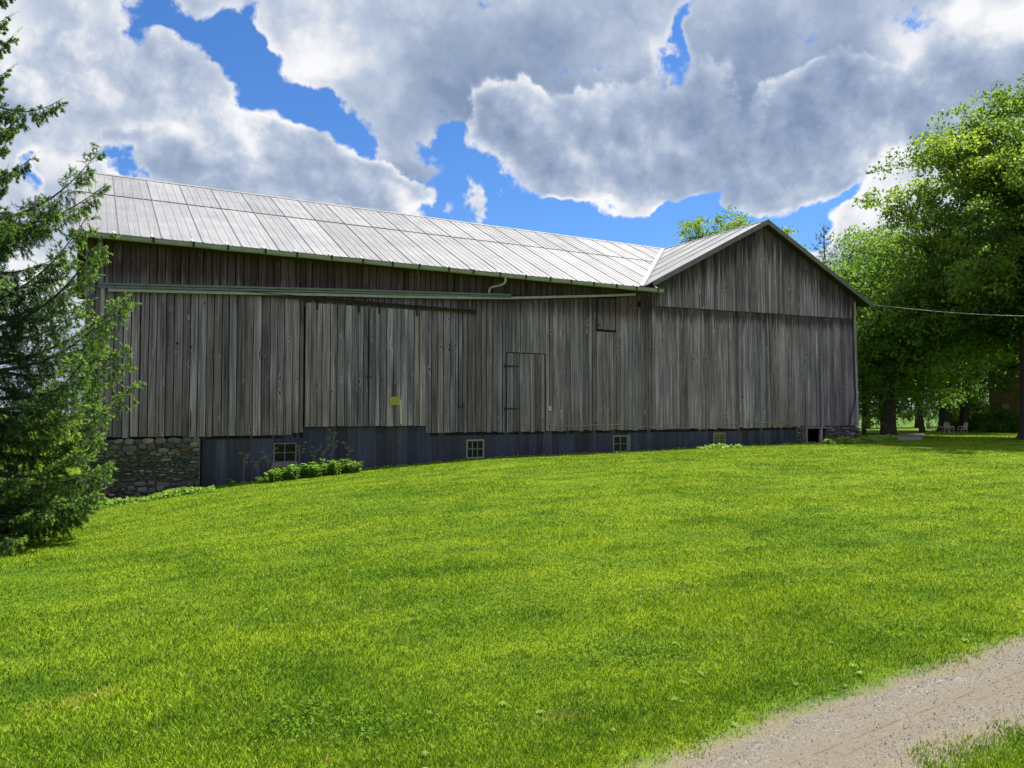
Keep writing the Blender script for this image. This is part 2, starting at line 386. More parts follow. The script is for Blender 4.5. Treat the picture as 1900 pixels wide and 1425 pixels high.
# window glass
m, t = mat('dusty_glass')
fr = t.n('ShaderNodeFresnel', {'IOR': 1.45}).outputs[0]
dust = t.noise(t.pos(), 12, 4, .6)
gl = t.n('ShaderNodeBsdfGlossy', {'Color': (.9, .9, .9, 1), 'Roughness': .08})
tr = t.n('ShaderNodeBsdfTransparent', {'Color': (.75, .78, .76, 1)})
df = t.n('ShaderNodeBsdfDiffuse', {'Color': (.16, .17, .16, 1)})
a = t.n('ShaderNodeMixShader', {0: t.math('MULTIPLY', fr, .35), 1: tr.outputs[0], 2: gl.outputs[0]})
b = t.n('ShaderNodeMixShader', {0: t.mr(dust, .35, .8, .0, .18), 1: a.outputs[0], 2: df.outputs[0]})
t.n('ShaderNodeOutputMaterial', {0: b.outputs[0]})
M['glass'] = m
def leaf_mat(name, pts, trans=.4, tcol=(1.2, 1.25, .5), rough=.5, spec=.2, patch=None, soft=0):
    m, t = mat(name)
    tn = t.attr()
    c = t.ramp(tn, pts)
    if patch: c = t.mix(1.0, c, patch(t), 'MULTIPLY')
    p = t.n('ShaderNodeBsdfPrincipled', {'Base Color': c, 'Roughness': rough, 'Specular IOR Level': spec})
    if soft:   # short blades: shade mostly as the sward they make up
        nn = t.vmath('NORMALIZE', t.vmath('ADD', t.scl(t.n('ShaderNodeNewGeometry').outputs['Normal'], (soft,) * 3), (0, 0, 1)))
        t.L.new(nn, p.inputs['Normal'])
    tc = t.mix(1.0, c, tcol, 'MULTIPLY')
    tl = t.n('ShaderNodeBsdfTranslucent', {'Color': tc})
    a = t.n('ShaderNodeMixShader', {0: trans, 1: p.outputs[0], 2: tl.outputs[0]})
    t.n('ShaderNodeOutputMaterial', {0: a.outputs[0]})
    return m
M['maple'] = leaf_mat('maple_leaves', [(0, (.065, .13, .030)), (.5, (.16, .265, .050)), (1, (.34, .45, .075))], .5, (1.45, 1.5, .6), soft=.55)
M['maple_dark'] = leaf_mat('dark_leaves', [(0, (.09, .16, .042)), (.5, (.17, .29, .06)), (1, (.30, .44, .08))], .52, (1.3, 1.5, .5), soft=.8)
M['conifer'] = leaf_mat('spruce_needles', [(0, (.035, .070, .030)), (.35, (.070, .135, .042)), (.6, (.20, .35, .06)), (1, (.42, .62, .11))], .35, (1.2, 1.4, .6), soft=.8)
M['weed'] = leaf_mat('weed_leaves', [(0, (.10, .20, .03)), (.5, (.20, .36, .05)), (1, (.38, .56, .12))], .4, (1.3, 1.4, .6), soft=.9)
M['dry'] = leaf_mat('dry_stalk', [(0, (.12, .10, .06)), (1, (.34, .29, .19))], .1, (1, 1, 1), .9)
M['bark'] = plain('bark', (.065, .052, .042), .95, 0, .45, 14, .1, bump=.7)
M['bark_grey'] = plain('grey_bark', (.10, .09, .08), .95, 0, .45, 10, .1, bump=.7)
# ------------------------------------------------------------------ terrain
def sstep(a, b, x):
    k = np.clip((x - a) / (b - a), 0, 1)
    return k * k * (3 - 2 * k)
GX = [-60, -12, -4, 0, 1.4, 2.7, 4.1, 6.6, 8.8, 10.5, 15.8, 20.4, 30, 80]
GZ = [-2.6, -1.7, -1.05, -.70, -.50, -.35, -.21, -.02, .09, .19, .245, .33, .37, .42]
def ground_z(x, y):
    x = np.asarray(x, float); y = np.asarray(y, float)
    g = np.interp(x, GX, GZ)
    g = (g + np.interp(x - .8, GX, GZ) + np.interp(x + .8, GX, GZ)) / 3
    z = g * sstep(4.5, 19.5, y)
    und = .035 * np.sin(x * .43 + 1.1) * np.sin(y * .37 + x * .11) * sstep(4, 9, y) * (1 - sstep(17, 20.5, y))
    return z + und
def gz(x, y):
    return float(ground_z(x, y))
xs = np.concatenate([np.linspace(-1500, -60, 14)[:-1], np.linspace(-60, -12, 25)[:-1], np.linspace(-12, 34, 185)[:-1], np.linspace(34, 90, 40)[:-1], np.linspace(90, 3000, 20)])
ys = np.concatenate([np.linspace(-300, -10, 8)[:-1], np.linspace(-10, 36, 185)[:-1], np.linspace(36, 90, 30)[:-1], np.linspace(90, 3000, 20)])
X, Y = np.meshgrid(xs, ys, indexing='ij')
Z = ground_z(X, Y)
nx, ny = len(xs), len(ys)
V = np.stack([X, Y, Z], -1).reshape(-1, 3)
I = np.arange(nx * ny).reshape(nx, ny)
Fq = np.stack([I[:-1, :-1], I[1:, :-1], I[1:, 1:], I[:-1, 1:]], -1).reshape(-1, 4)
me = bpy.data.meshes.new('lawn')
me.from_pydata(V.tolist(), [], Fq.tolist())
me.polygons.foreach_set('use_smooth', [True] * len(me.polygons))
def grass_patch(t):
    """large soft differences of sward colour: dry patches, lusher patches, faint mowing passes"""
    P = t.pos()
    a = t.noise(t.scl(P, (.28, .5, 0)), 1, 5, .65)
    b = t.noise(t.scl(P, (1.3, 1.6, 0)), 1, 4, .6)
    stripe = t.n('ShaderNodeTexWave', {'Vector': P, 'Scale': .30, 'Distortion': 1.2, 'Detail': 1.5, 'Detail Scale': .4}, wave_type='BANDS', bands_direction='Y').outputs[1]
    c = t.ramp(a, [(.32, (.66, .78, .80)), (.5, (1, 1, 1)), (.68, (1.22, 1.12, .95))])
    c = t.mix(1.0, c, t.ramp(b, [(.32, (.60, .72, .80)), (.5, (1, 1, 1)), (.68, (1.2, 1.11, 1.0))]), 'MULTIPLY')
    c = t.mix(1.0, c, t.ramp(stripe, [(.2, (.93, .95, .95)), (.8, (1.07, 1.05, 1.0))]), 'MULTIPLY')
    m3 = t.noise(t.scl(P, (6.5, 7.5, 0)), 1, 4, .65)
    c = t.mix(1.0, c, t.ramp(m3, [(.30, (.58, .70, .66)), (.48, (.97, .98, .96)), (.70, (1.12, 1.08, 1.0))]), 'MULTIPLY')
    dry = t.mr(t.noise(t.vmath('ADD', t.scl(P, (.9, 1.5, 0)), (7.3, 2.2, 0)), 1, 4, .65), .60, .72, 0, 1, True)
    near = t.mr(t.n('ShaderNodeSeparateXYZ', {0: P}).outputs[1], 5, 9, 1, .25)
    return t.mix(t.math('MULTIPLY', dry, near), c, t.mix(1.0, c, (1.30, .96, 2.2), 'MULTIPLY'))
m, t = mat('turf')
P = t.pos()
f1 = t.noise(P, 60, 4, .7)
c = t.ramp(f1, [(.3, (.08, .12, .010)), (.55, (.17, .26, .014)), (.75, (.26, .35, .03))])
c = t.mix(1.0, c, grass_patch(t), 'MULTIPLY')
ysep = t.n('ShaderNodeSeparateXYZ', {0: P})
# sandy soil shows beside the wheel track
d = t.math('ABSOLUTE', t.math('SUBTRACT', t.math('SUBTRACT', ysep.outputs[1], t.math('MULTIPLY', ysep.outputs[0], .075)), 2.25))
ds = t.math('ADD', d, t.math('MULTIPLY', t.noise(P, 5, 5, .7), .35))
c = t.mix(t.mr(ds, .47, .66, 1, 0, True), c, t.ramp(t.noise(P, 90, 3, .7), [(.3, (.17, .143, .100)), (.7, (.31, .27, .195))]))
far = t.mr(ysep.outputs[0], 46, 60, 0, 1, True)
c = t.mix(t.math('MULTIPLY', far, .9), c, t.ramp(t.noise(t.scl(P, (.02, .3, 0)), 1, 3, .6), [(.3, (.085, .17, .030)), (.7, (.13, .23, .045))]))
lawn = link('lawn', me, fin(m, t, c, .95, bump=f1, bstr=.5, bdist=.02, spec=.08))
tag(lawn, 'gently sloping mown green lawn in front of the barn', 'lawn', kind='structure')

# ------------------------------------------------------------------ wheel track of the gravel drive
def track_lo(x): return 2.00 + .075 * x + .05 * np.sin(x * 2.1) + .03 * np.sin(x * 5.3 + 1)
def track_hi(x): return 2.55 + .076 * x + .06 * np.sin(x * 1.7 + 2) + .035 * np.sin(x * 6.1)
tx = np.linspace(-14, 46, 400)
vs = []; fs = []
rg = np.random.default_rng(5)
for i, x in enumerate(tx):
    lo = track_lo(x) + rg.normal(0, .015); hi = track_hi(x) + rg.normal(0, .02)
    for k in range(9):
        y = lo + (hi - lo) * k / 8
        vs.append((x, y, gz(x, y) + (.006 if 0 < k < 8 else -.006)))
    if i:
        for k in range(8):
            a = (i - 1) * 9 + k
            fs.append((a, a + 9, a + 10, a + 1))
me = bpy.data.meshes.new('gravel_track')
me.from_pydata(vs, [], fs)
m, t = mat('drive_gravel')
P = t.pos()
vor = t.n('ShaderNodeTexVoronoi', {'Vector': P, 'Scale': 130.0}, feature='F1')
vor2 = t.n('ShaderNodeTexVoronoi', {'Vector': P, 'Scale': 260.0}, feature='F1')
n1 = t.noise(P, 3.0, 5, .65)
c1 = t.ramp(t.n('ShaderNodeSeparateColor', {0: vor.outputs['Color']}).outputs[0], [(0, (.12, .105, .085)), (.35, (.20, .180, .145)), (.8, (.27, .248, .205)), (1, (.44, .42, .39))])
c2 = t.ramp(t.n('ShaderNodeSeparateColor', {0: vor2.outputs['Color']}).outputs[0], [(0, (.17, .14, .105)), (1, (.28, .24, .19))])
c = t.mix(t.mr(n1, .38, .62, 0, 1), c1, c2)
sep_ = t.n('ShaderNodeSeparateXYZ', {0: P})
lane = t.math('SUBTRACT', sep_.outputs[1], t.math('MULTIPLY', sep_.outputs[0], .075))
# packed tan dust down the middle of the wheel path, and two thin tyre scuffs
mid = t.math('ABSOLUTE', t.math('SUBTRACT', t.math('ADD', lane, t.math('MULTIPLY', t.noise(P, 2, 3, .5), .2)), 2.35))
c = t.mix(t.mr(mid, .04, .20, .7, 0, True), c, t.ramp(t.noise(P, 30, 5, .7), [(.3, (.18, .150, .112)), (.7, (.265, .225, .172))]))
for o_, wd, st in ((2.27, .004, .6), (2.19, .003, .4)):
    q = t.math('ABSOLUTE', t.math('SUBTRACT', t.math('ADD', lane, t.math('MULTIPLY', t.math('SUBTRACT', t.noise(P, 1.1, 2, .5), .5), .05)), o_))
    c = t.mix(t.math('MULTIPLY', t.mr(q, wd, wd * 2.2, 1, 0), t.mr(t.noise(P, 6, 3, .6), .4, .55, 0, st)), c, (.12, .09, .06))
h = t.math('SUBTRACT', 1.0, t.math('ADD', vor.outputs['Distance'], t.math('MULTIPLY', vor2.outputs['Distance'], .4)))
trk = link('gravel_track', me, fin(m, t, c, .95, bump=h, bstr=.8, bdist=.005, spec=.15))
tag(trk, 'pale gravel wheel track of the drive beside the lawn', 'drive', kind='structure')

# loose stones lying on the track
rg = np.random.default_rng(11)
def pebbles(n):
    a = rg.uniform(-1.5, 11, n); lo = track_lo(a) - .10; hi = track_hi(a) + .12
    b = lo + (hi - lo) * rg.uniform(0, 1, n)
    keep = rg.uniform(0, 1, n) < np.where(np.abs((b - lo) / (hi - lo) - .5) < .2, .35, 1)
    a, b = a[keep], b[keep]; n = len(a)
    s = rg.gamma(1.8, .0009, n) + .0010
    oc = np.array([[1,0,0],[0,1,0],[-1,0,0],[0,-1,0],[0,0,.75],[0,0,-.5]], float)
    fc = np.array([[0,1,4],[1,2,4],[2,3,4],[3,0,4],[1,0,5],[2,1,5],[3,2,5],[0,3,5]])
    v = oc[None] * s[:, None, None] * rg.uniform(.65, 1.3, (n, 6, 1))
    th = rg.uniform(0, 2 * PI, n); ct, st_ = np.cos(th)[:, None], np.sin(th)[:, None]
    v = np.stack([v[..., 0] * ct - v[..., 1] * st_ * .7, v[..., 0] * st_ + v[..., 1] * ct * .7, v[..., 2]], -1)
    v += np.stack([a, b, ground_z(a, b) + .008 + s * .2], -1)[:, None]
    V = v[:, fc].reshape(-1, 3)
    return V, np.repeat(rg.uniform(0, 1, n), 24)
V, tn_ = pebbles(42000)
m, t = mat('pebble')
c = t.ramp(t.attr(), [(0, (.23, .205, .175)), (.3, (.27, .24, .20)), (.85, (.32, .29, .25)), (1, (.52, .51, .48))])
tag(np_mesh('gravel', V, 3, tn_, fin(m, t, c, .9, spec=.2)), 'small loose stones scattered on the wheel track', 'gravel', kind='stuff')

# ------------------------------------------------------------------ grass
def noise2(x, y, f, seed):
    r = np.random.default_rng(seed); o = np.zeros_like(x)
    for k in range(7):
        a = r.uniform(0, 2 * PI); q = f * r.uniform(.6, 1.9)
        o += np.sin((x * math.cos(a) + y * math.sin(a)) * q + r.uniform(0, 6.28) + 1.3 * np.sin((x * math.sin(a) - y * math.cos(a)) * q * .7))
    return o / 7 * 1.6
rg = np.random.default_rng(3)
def blades(n, r0, r1, pw, wk, hmul, az0=8, az1=112):
    u = rg.uniform(0, 1, n)
    e = 2 - pw
    r = (r0 ** e + u * (r1 ** e - r0 ** e)) ** (1 / e)
    a = np.radians(rg.uniform(az0, az1, n))
    x = r * np.cos(a); y = r * np.sin(a)
    lo, hi = track_lo(x), track_hi(x)
    dd = np.maximum(lo - y, y - hi)               # distance outside the track
    ns = noise2(x, y, 9, 8) * .5 + noise2(x, y, 31, 9) * .5
    pr = np.clip((dd + .01 + ns * .13) / .24, 0, 1) ** 1.3
    pr = np.where(dd < -.02, (ns > .9) * .03, pr)
    pr = np.where((y > 21.05) & (x > -.1) & (x < 28.6), 0, pr)
    k = rg.uniform(0, 1, n) < pr
    x, y, r, dd = x[k], y[k], r[k], dd[k]; n = len(x)
    z = ground_z(x, y)
    lush = noise2(x, y, 1.6, 21)
    h = (.031 + .012 * lush) * rg.uniform(.6, 1.35, n) * hmul * (.55 + .45 * np.clip(dd / .35, 0, 1))
    h = np.maximum(h, .012)
    wd = wk * (r ** .95) * rg.uniform(.7, 1.3, n) + .0012
    th = rg.uniform(0, 2 * PI, n); ph = rg.uniform(0, 2 * PI, n)
    ln = rg.uniform(.15, .95, n) * h
    bx, by = np.cos(th) * wd / 2, np.sin(th) * wd / 2
    tx_, ty_ = np.cos(ph) * ln, np.sin(ph) * ln
    V = np.empty((n, 4, 3))
    V[:, 0] = np.stack([x - bx, y - by, z - .004], -1)
    V[:, 1] = np.stack([x + bx, y + by, z - .004], -1)
    V[:, 2] = np.stack([x + bx * .7 + tx_ * .45, y + by * .7 + ty_ * .45, z + h * .62], -1)
    V[:, 3] = np.stack([x + tx_, y + ty_, z + h], -1)
    V = V[:, [0, 1, 2, 3]]
    dryp = noise2(x, y, 2.3, 33) + .4 * noise2(x, y, 7, 34)
    tone = np.clip(rg.normal(.44, .23, n) + .05 * lush, 0, .8)
    isdry = rg.uniform(0, 1, n) < np.clip(.025 + .20 * np.clip(dryp - .75, 0, 1) + .5 * np.clip(.25 - dd, 0, .25), 0, .6)
    tone = np.where(isdry, rg.uniform(.88, 1, n), tone)
    return V.reshape(-1, 3), np.repeat(tone, 4)
parts = [blades(1250000, 2.4, 50, 2.1, .00098, .76)]
V = np.concatenate([p[0] for p in parts]); tn_ = np.concatenate([p[1] for p in parts])
M['grass'] = leaf_mat('grass_blades', [(0, (.065, .145, .010)), (.45, (.222, .380, .024)), (.8, (.37, .54, .038)), (.87, (.27, .35, .03)), (.9, (.34, .29, .11)), (1, (.46, .39, .20))], .34, (1.25, 1.2, .4), .6, .04, patch=grass_patch, soft=.55)
grass = np_mesh('grass', V, 4, tn_, M['grass'])
tag(grass, 'short mown grass blades of the sunlit lawn', 'grass', kind='stuff')

# clover and small broad leaves growing in drifts through the near lawn
def clover(n):
    r = np.sqrt(rg.uniform(2.4 ** 2, 11 ** 2, n)); a = np.radians(rg.uniform(15, 108, n))
    x = r * np.cos(a); y = r * np.sin(a)
    p = noise2(x, y, 1.9, 51) + .5 * noise2(x, y, 5.5, 52)
    lo, hi = track_lo(x), track_hi(x)
    dd = np.maximum(lo - y, y - hi)
    k = (p > .30) & (dd > .10) & (rg.uniform(0, 1, n) < np.clip((p - .2) * 1.4, 0, 1))
    x, y, r = x[k], y[k], r[k]; n = len(x)
    z = ground_z(x, y) + rg.uniform(.018, .048, n)
    s = rg.uniform(.005, .010, n)
    out = []; a0 = rg.uniform(0, 2 * PI, n)
    tilt = rg.normal(0, .35, (n, 2))
    for j in range(3):
        aa = a0 + j * 2 * PI / 3
        c_, s_ = np.cos(aa), np.sin(aa)
        def pt(u, v):
            dx = (c_ * u - s_ * v) * s; dy = (s_ * u + c_ * v) * s
            return np.stack([x + dx, y + dy, z + dx * tilt[:, 0] + dy * tilt[:, 1]], -1)
        out.append(np.stack([pt(0, 0), pt(.75, -.55), pt(1.25, 0), pt(.75, .55)], 1))
    V = np.stack(out, 1).reshape(-1, 3)
    return V, np.repeat(rg.uniform(.35, .8, n), 12)
V, tn_ = clover(120000)
M['clover'] = leaf_mat('clover_leaves', [(0, (.09, .19, .012)), (.5, (.15, .28, .018)), (1, (.23, .37, .03))], .3, (1.2, 1.3, .5), .5, .15, soft=1.0)
tag(np_mesh('clover', V, 4, tn_, M['clover']), 'drifts of small clover leaves growing through the near lawn', 'clover', kind='stuff')
# a few white clover heads
mb = MB()
for i in range(60):
    r_ = math.sqrt(rg.uniform(9, 150)); a_ = math.radians(rg.uniform(22, 105)); x, y = r_ * math.cos(a_), r_ * math.sin(a_)
    if track_lo(x) - .12 < y < track_hi(x) + .15 or y > 20: continue
    z = gz(x, y) + .05; s = rg.uniform(.005, .009)
    mb.add([(x+s,y,z),(x,y+s,z),(x-s,y,z),(x,y-s,z),(x,y,z+s),(x,y,z-s*.8)], [(0,1,4),(1,2,4),(2,3,4),(3,0,4),(1,0,5),(2,1,5),(3,2,5),(0,3,5)], .7)
tag(mb.build('clover_flower', M['white']), 'tiny white clover heads dotted over the lawn', 'flowers', kind='stuff')
# ------------------------------------------------------------------ the barn
FY = 21.10                       # plane of the long front
barn = empty('barn', (14.2, 26.8, .35), 'long weathered grey timber barn with pale metal roof and a gabled wing', 'barn')
rr = random.Random(42)
def interp(pts, x):
    if x <= pts[0][0]: return pts[0][1]
    for (a, b), (c, d) in zip(pts, pts[1:]):
        if x <= c: return b + (d - b) * (x - a) / (c - a) if c > a else d
    return pts[-1][1]
def siding(mb, x0, x1, zb, zt, y, wmin=.15, wmax=.24, holes=(), gap=(.012, .028), th=.022, jb=.012, jt=.0, wob=.0035, depth=.016, cuts=()):
    """vertical boards between x0 and x1; zb, zt = polylines of the lower and upper ends"""
    xb = [x0]
    stops = sorted([x1] + list(cuts) + [h[0] for h in holes] + [h[1] for h in holes])
    stops = [s for s in stops if x0 < s <= x1]
    for s in stops:
        while s - xb[-1] > wmax * 1.15:
            left = s - xb[-1]
            w_ = rr.uniform(wmin, wmax)
            if left - w_ < wmin * .6: w_ = left / 2
            xb.append(xb[-1] + w_)
        if s - xb[-1] > 1e-4: xb.append(s)
    ns = 5
    # shared wavy joint lines
    joint = [[(rr.gauss(0, wob) if i not in (0, len(xb) - 1) else 0) for k in range(ns + 1)] for i in range(len(xb))]
    for i in range(len(xb) - 1):
        a, b = xb[i], xb[i + 1]
        g = rr.uniform(*gap)
        lo = interp(zb, (a + b) / 2) + rr.gauss(0, jb) + (rr.random() < .12) * rr.uniform(-.03, .03) * (jb > 0)
        hi_a, hi_b = interp(zt, a), interp(zt, b)
        spans = [(lo, None)]
        for (hx0, hx1, hz0, hz1) in holes:
            if a >= hx0 - 1e-4 and b <= hx1 + 1e-4:
                spans = [(lo, hz0), (hz1, None)]
        dy = rr.uniform(0, depth); tilt = rr.uniform(-.004, .004)
        tone = rr.random()
        for (s0, s1) in spans:
            za, zbm = (hi_a, hi_b) if s1 is None else (s1, s1)
            if s1 is not None and s1 - s0 < .02: continue
            V = []; F = []
            for k in range(ns + 1):
                f = k / ns
                kk = joint[i][k]; kl = joint[i + 1][k]
                xl = a + kk + g / 2; xr = b + kl - g / 2
                zl = s0 + (za - s0) * f; zr = s0 + (zbm - s0) * f
                bow = rr.gauss(0, .0015)
                V += [(xl, y - dy - tilt + bow, zl), (xr, y - dy + tilt + bow, zr), (xr, y + th, zr), (xl, y + th, zl)]
            for k in range(ns):
                q = k * 4
                F += [(q, q + 1, q + 5, q + 4), (q + 1, q + 2, q + 6, q + 5), (q + 3, q, q + 4, q + 7)]
            F += [(3, 2, 1, 0), (ns * 4, ns * 4 + 1, ns * 4 + 2, ns * 4 + 3)]
            mb.add(V, F, tone)
WIN = [(4.50, 5.10, .26, .77), (10.22, 10.83, .19, .77), (15.74, 16.37, .25, .81), (20.30, 20.90, .32, .845)]
# black backing plane behind the boards, so the gaps between them read dark
back = MB()
B0 = FY + .05
back.box((.10, B0, .9), (28.35, B0 + .02, 5.6))
back.hexa([(.10, B0, 5.6), (17.2, B0, 5.6), (17.2, B0 + .02, 5.6), (.10, B0 + .02, 5.6), (.10, B0, 5.95), (17.2, B0, 5.95), (17.2, B0 + .02, 5.95), (.10, B0 + .02, 5.95)])
back.add([(17.2, B0, 5.6), (28.25, B0, 5.6), (28.25, B0, 6.4), (22.87, B0, 8.85), (17.2, B0, 5.98), (17.2, B0 + .02, 5.6), (28.25, B0 + .02, 5.6), (28.25, B0 + .02, 6.4), (22.87, B0 + .02, 8.85), (17.2, B0 + .02, 5.98)], [(0,1,2,3,4), (9,8,7,6,5)])
def with_holes(mb, x0, x1, z0, z1, y0, y1, holes):
    xe = sorted({x0, x1, *[h[0] for h in holes], *[h[1] for h in holes]})
    for a, b in zip(xe, xe[1:]):
        hit = [h for h in holes if a >= h[0] - 1e-6 and b <= h[1] + 1e-6]
        if hit:
            mb.box((a, y0, z0), (b, y1, hit[0][2])); mb.box((a, y0, hit[0][3]), (b, y1, z1))
        else: mb.box((a, y0, z0), (b, y1, z1))
with_holes(back, 2.55, 24.72, -1.2, .9, FY + .10, FY + .12, WIN)
back.build('dark_backing', M['black'], barn)
# long front, upper band and field boards
u = MB()
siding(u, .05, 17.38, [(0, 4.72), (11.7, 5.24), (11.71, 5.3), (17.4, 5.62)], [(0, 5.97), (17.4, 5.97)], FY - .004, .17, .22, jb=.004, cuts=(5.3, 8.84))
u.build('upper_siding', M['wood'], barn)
s_ = MB()
zt1 = [(0, 4.715), (11.7, 5.235), (11.71, 5.295), (17.4, 5.615)]
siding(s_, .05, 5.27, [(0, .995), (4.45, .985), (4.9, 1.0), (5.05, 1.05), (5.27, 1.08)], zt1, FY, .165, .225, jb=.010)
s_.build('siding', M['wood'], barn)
s2 = MB()
zt2 = zt1
siding(s2, 8.86, 11.56, [(8.8, .99), (12, .99)], zt2, FY, .15, .22, jb=.012, cuts=(9.93, 10.52))
siding(s2, 11.56, 13.03, [(11.5, 3.49), (13.1, 3.49)], zt2, FY, .15, .25, jb=.004, cuts=(11.56,))
siding(s2, 13.03, 15.05, [(13, 1.0), (17.4, 1.0)], zt2, FY, .13, .22, jb=.018)
siding(s2, 15.05, 15.86, [(15, .99), (16, .99)], [(15, 4.32), (16, 4.32)], FY, .15, .22, jb=.018)
siding(s2, 15.86, 17.38, [(13, 1.0), (17.4, 1.0)], zt2, FY, .14, .22, jb=.018, holes=((16.79, 16.91, 5.26, 5.47),))
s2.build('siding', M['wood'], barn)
# short infill between the door tops and the pipe run, behind the track
s3 = MB()
siding(s3, 5.27, 8.86, [(5, 4.5), (9, 4.5)], zt1, FY, .17, .22, jb=.0)
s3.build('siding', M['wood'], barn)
# wing: gable boards over the lower boards
g_ = MB()
siding(g_, 17.40, 28.25, [(17.4, 5.33), (22.4, 5.42), (28.3, 5.51)], [(17.4, 5.95), (22.87, 8.82), (28.3, 6.42)], FY - .028, .13, .20, jb=.006, cuts=(22.87,), gap=(.006, .018))
g_.build('gable_siding', M['wood_wing'], barn)
g2 = MB()
siding(g2, 17.40, 28.30, [(17.4, .99), (24.6, 1.02), (24.61, 1.02), (28.4, 1.04)], [(17.4, 5.36), (22.4, 5.45), (28.3, 5.54)], FY, .13, .20, jb=.012, gap=(.006, .018))
g2.build('wing_siding', M['wood_wing'], barn)
cb = MB()
cb.hexa([(28.30, FY - .03, 1.02), (28.44, FY - .03, 1.02), (28.44, FY + .1, 1.02), (28.30, FY + .1, 1.02), (28.22, FY - .03, 6.25), (28.34, FY - .03, 6.25), (28.34, FY + .1, 6.25), (28.22, FY + .1, 6.25)], .8)
cb.build('corner_board', M['wood_old'], barn)
cb = MB()
cb.box((.015, FY - .012, .98), (.05, FY + .09, 5.9), .4)
cb.build('corner_board', M['wood_old'], barn)
# side and back walls
ew = MB()
ew.box((.05, FY + .13, -1.2), (.09, 32.4, 5.9)); ew.add([(.05, FY + .13, 5.9), (.05, 32.4, 5.9), (.05, 26.8, 8.8)], [(0, 1, 2)])
ew.box((28.32, FY + .13, -.2), (28.36, 32.4, 6.2)); ew.box((.1, 32.4, -1.2), (28.35, 32.44, 6.0))
ew.add([(17.4, 32.45, 6.0), (28.3, 32.45, 6.2), (22.87, 32.45, 8.8)], [(0, 1, 2)])
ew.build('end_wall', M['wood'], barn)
fl = MB(); fl.box((.12, FY + .2, -.95), (28.3, 32.35, -.9)); fl.build('floor', M['black'], barn)
# blue-black painted boards along the foot of the wall
nv = MB()
base = [(2.6, -.7), (4.1, -.55), (6.6, -.4), (10, -.2), (24.7, -.1)]
siding(nv, 2.705, 5.30, base, [(2.7, 1.02), (4.4, 1.02), (5.3, 1.12)], FY + .055, .24, .34, holes=[WIN[0]], gap=(.002, .006), depth=.006, jb=0)
siding(nv, 5.30, 8.84, base, [(5.3, 1.23), (8.9, 1.23)], FY + .030, .24, .34, gap=(.002, .006), depth=.006, jb=0)
siding(nv, 8.84, 24.68, base, [(8.8, 1.02), (24.7, 1.04)], FY + .055, .24, .34, holes=WIN[1:], gap=(.002, .006), depth=.006, jb=0)
nv.build('base_boards', M['navy'], barn)
bt = MB()
bt.box((5.28, FY + .02, -.3), (5.325, FY + .028, 1.2)); bt.build('base_batten', M['navy'], barn)
bt = MB(); bt.box((8.83, FY + .02, -.1), (8.87, FY + .028, 1.2))
bt.build('base_batten', M['navy'], barn)

# ---- sliding doors on their track
for k, (a, b) in enumerate(((5.30, 7.075), (7.095, 8.845))):
    d_ = MB()
    siding(d_, a, b, [(5, 1.215), (9, 1.205)], [(5, 4.60), (9, 4.60)], FY - .075, .14, .23, jb=.006, th=.05, depth=.006)
    dm = d_.build('sliding_door', M['wood_door'], barn)
    for hx in (a + .30, b - .30):
        h_ = MB()
        h_.box((hx - .03, FY - .105, 4.42), (hx + .03, FY - .09, 4.74), .4)
        h_.tube([(hx - .035, FY - .13, 4.71), (hx + .035, FY - .13, 4.71)], .04, 8, .4)
        h_.build('hanger', M['iron'], dm)
lt = MB(); lt.box((7.02, FY - .105, 2.585), (7.15, FY - .09, 2.625)); lt.box((7.045, FY - .125, 2.57), (7.075, FY - .105, 2.645))
lt.build('latch', M['iron'], barn)
tr_ = MB()
tr_.bar((3.62, FY - .07, 4.735), (10.45, FY - .07, 4.665), .05, .075, .5)
tr_.bar((3.62, FY - .10, 4.775), (10.45, FY - .10, 4.705), .10, .012, .5)
for i in range(9):
    x = 3.9 + i * .8; z = 4.78 - (x - 3.62) * .0102
    tr_.box((x - .02, FY - .06, z - .08), (x + .02, FY - .02, z + .05))
tr_.box((10.42, FY - .12, 4.61), (10.50, FY - .02, 4.72))
tr_.build('door_track', M['iron'], barn)

# ---- small hinged door
sd_ = MB()
siding(sd_, 11.60, 13.00, [(11.5, .99), (13.1, .99)], [(11.5, 3.465), (13.1, 3.465)], FY + .004, .15, .25, jb=.01, depth=.004)
sdm = sd_.build('hinged_door', M['wood'], barn)
for z in (3.05, 1.715):
    h_ = MB(); h_.hexa([(11.50, FY - .022, z - .028), (12.02, FY - .022, z - .014), (12.02, FY - .008, z - .014), (11.50, FY - .008, z - .028), (11.50, FY - .022, z + .028), (12.02, FY - .022, z + .014), (12.02, FY - .008, z + .014), (11.50, FY - .008, z + .028)])
    h_.tube([(11.53, FY - .03, z - .05), (11.53, FY - .03, z + .05)], .014, 6)
    h_.build('strap_hinge', M['iron'], sdm)
tl = MB(); tl.box((11.50, FY - .010, 3.475), (13.05, FY + .03, 3.49)); tl.box((11.55, FY - .004, 1.0), (11.575, FY + .03, 3.48)); tl.box((13.02, FY - .004, 1.0), (13.035, FY + .03, 3.48))
tl.build('door_reveal', M['black'], sdm)
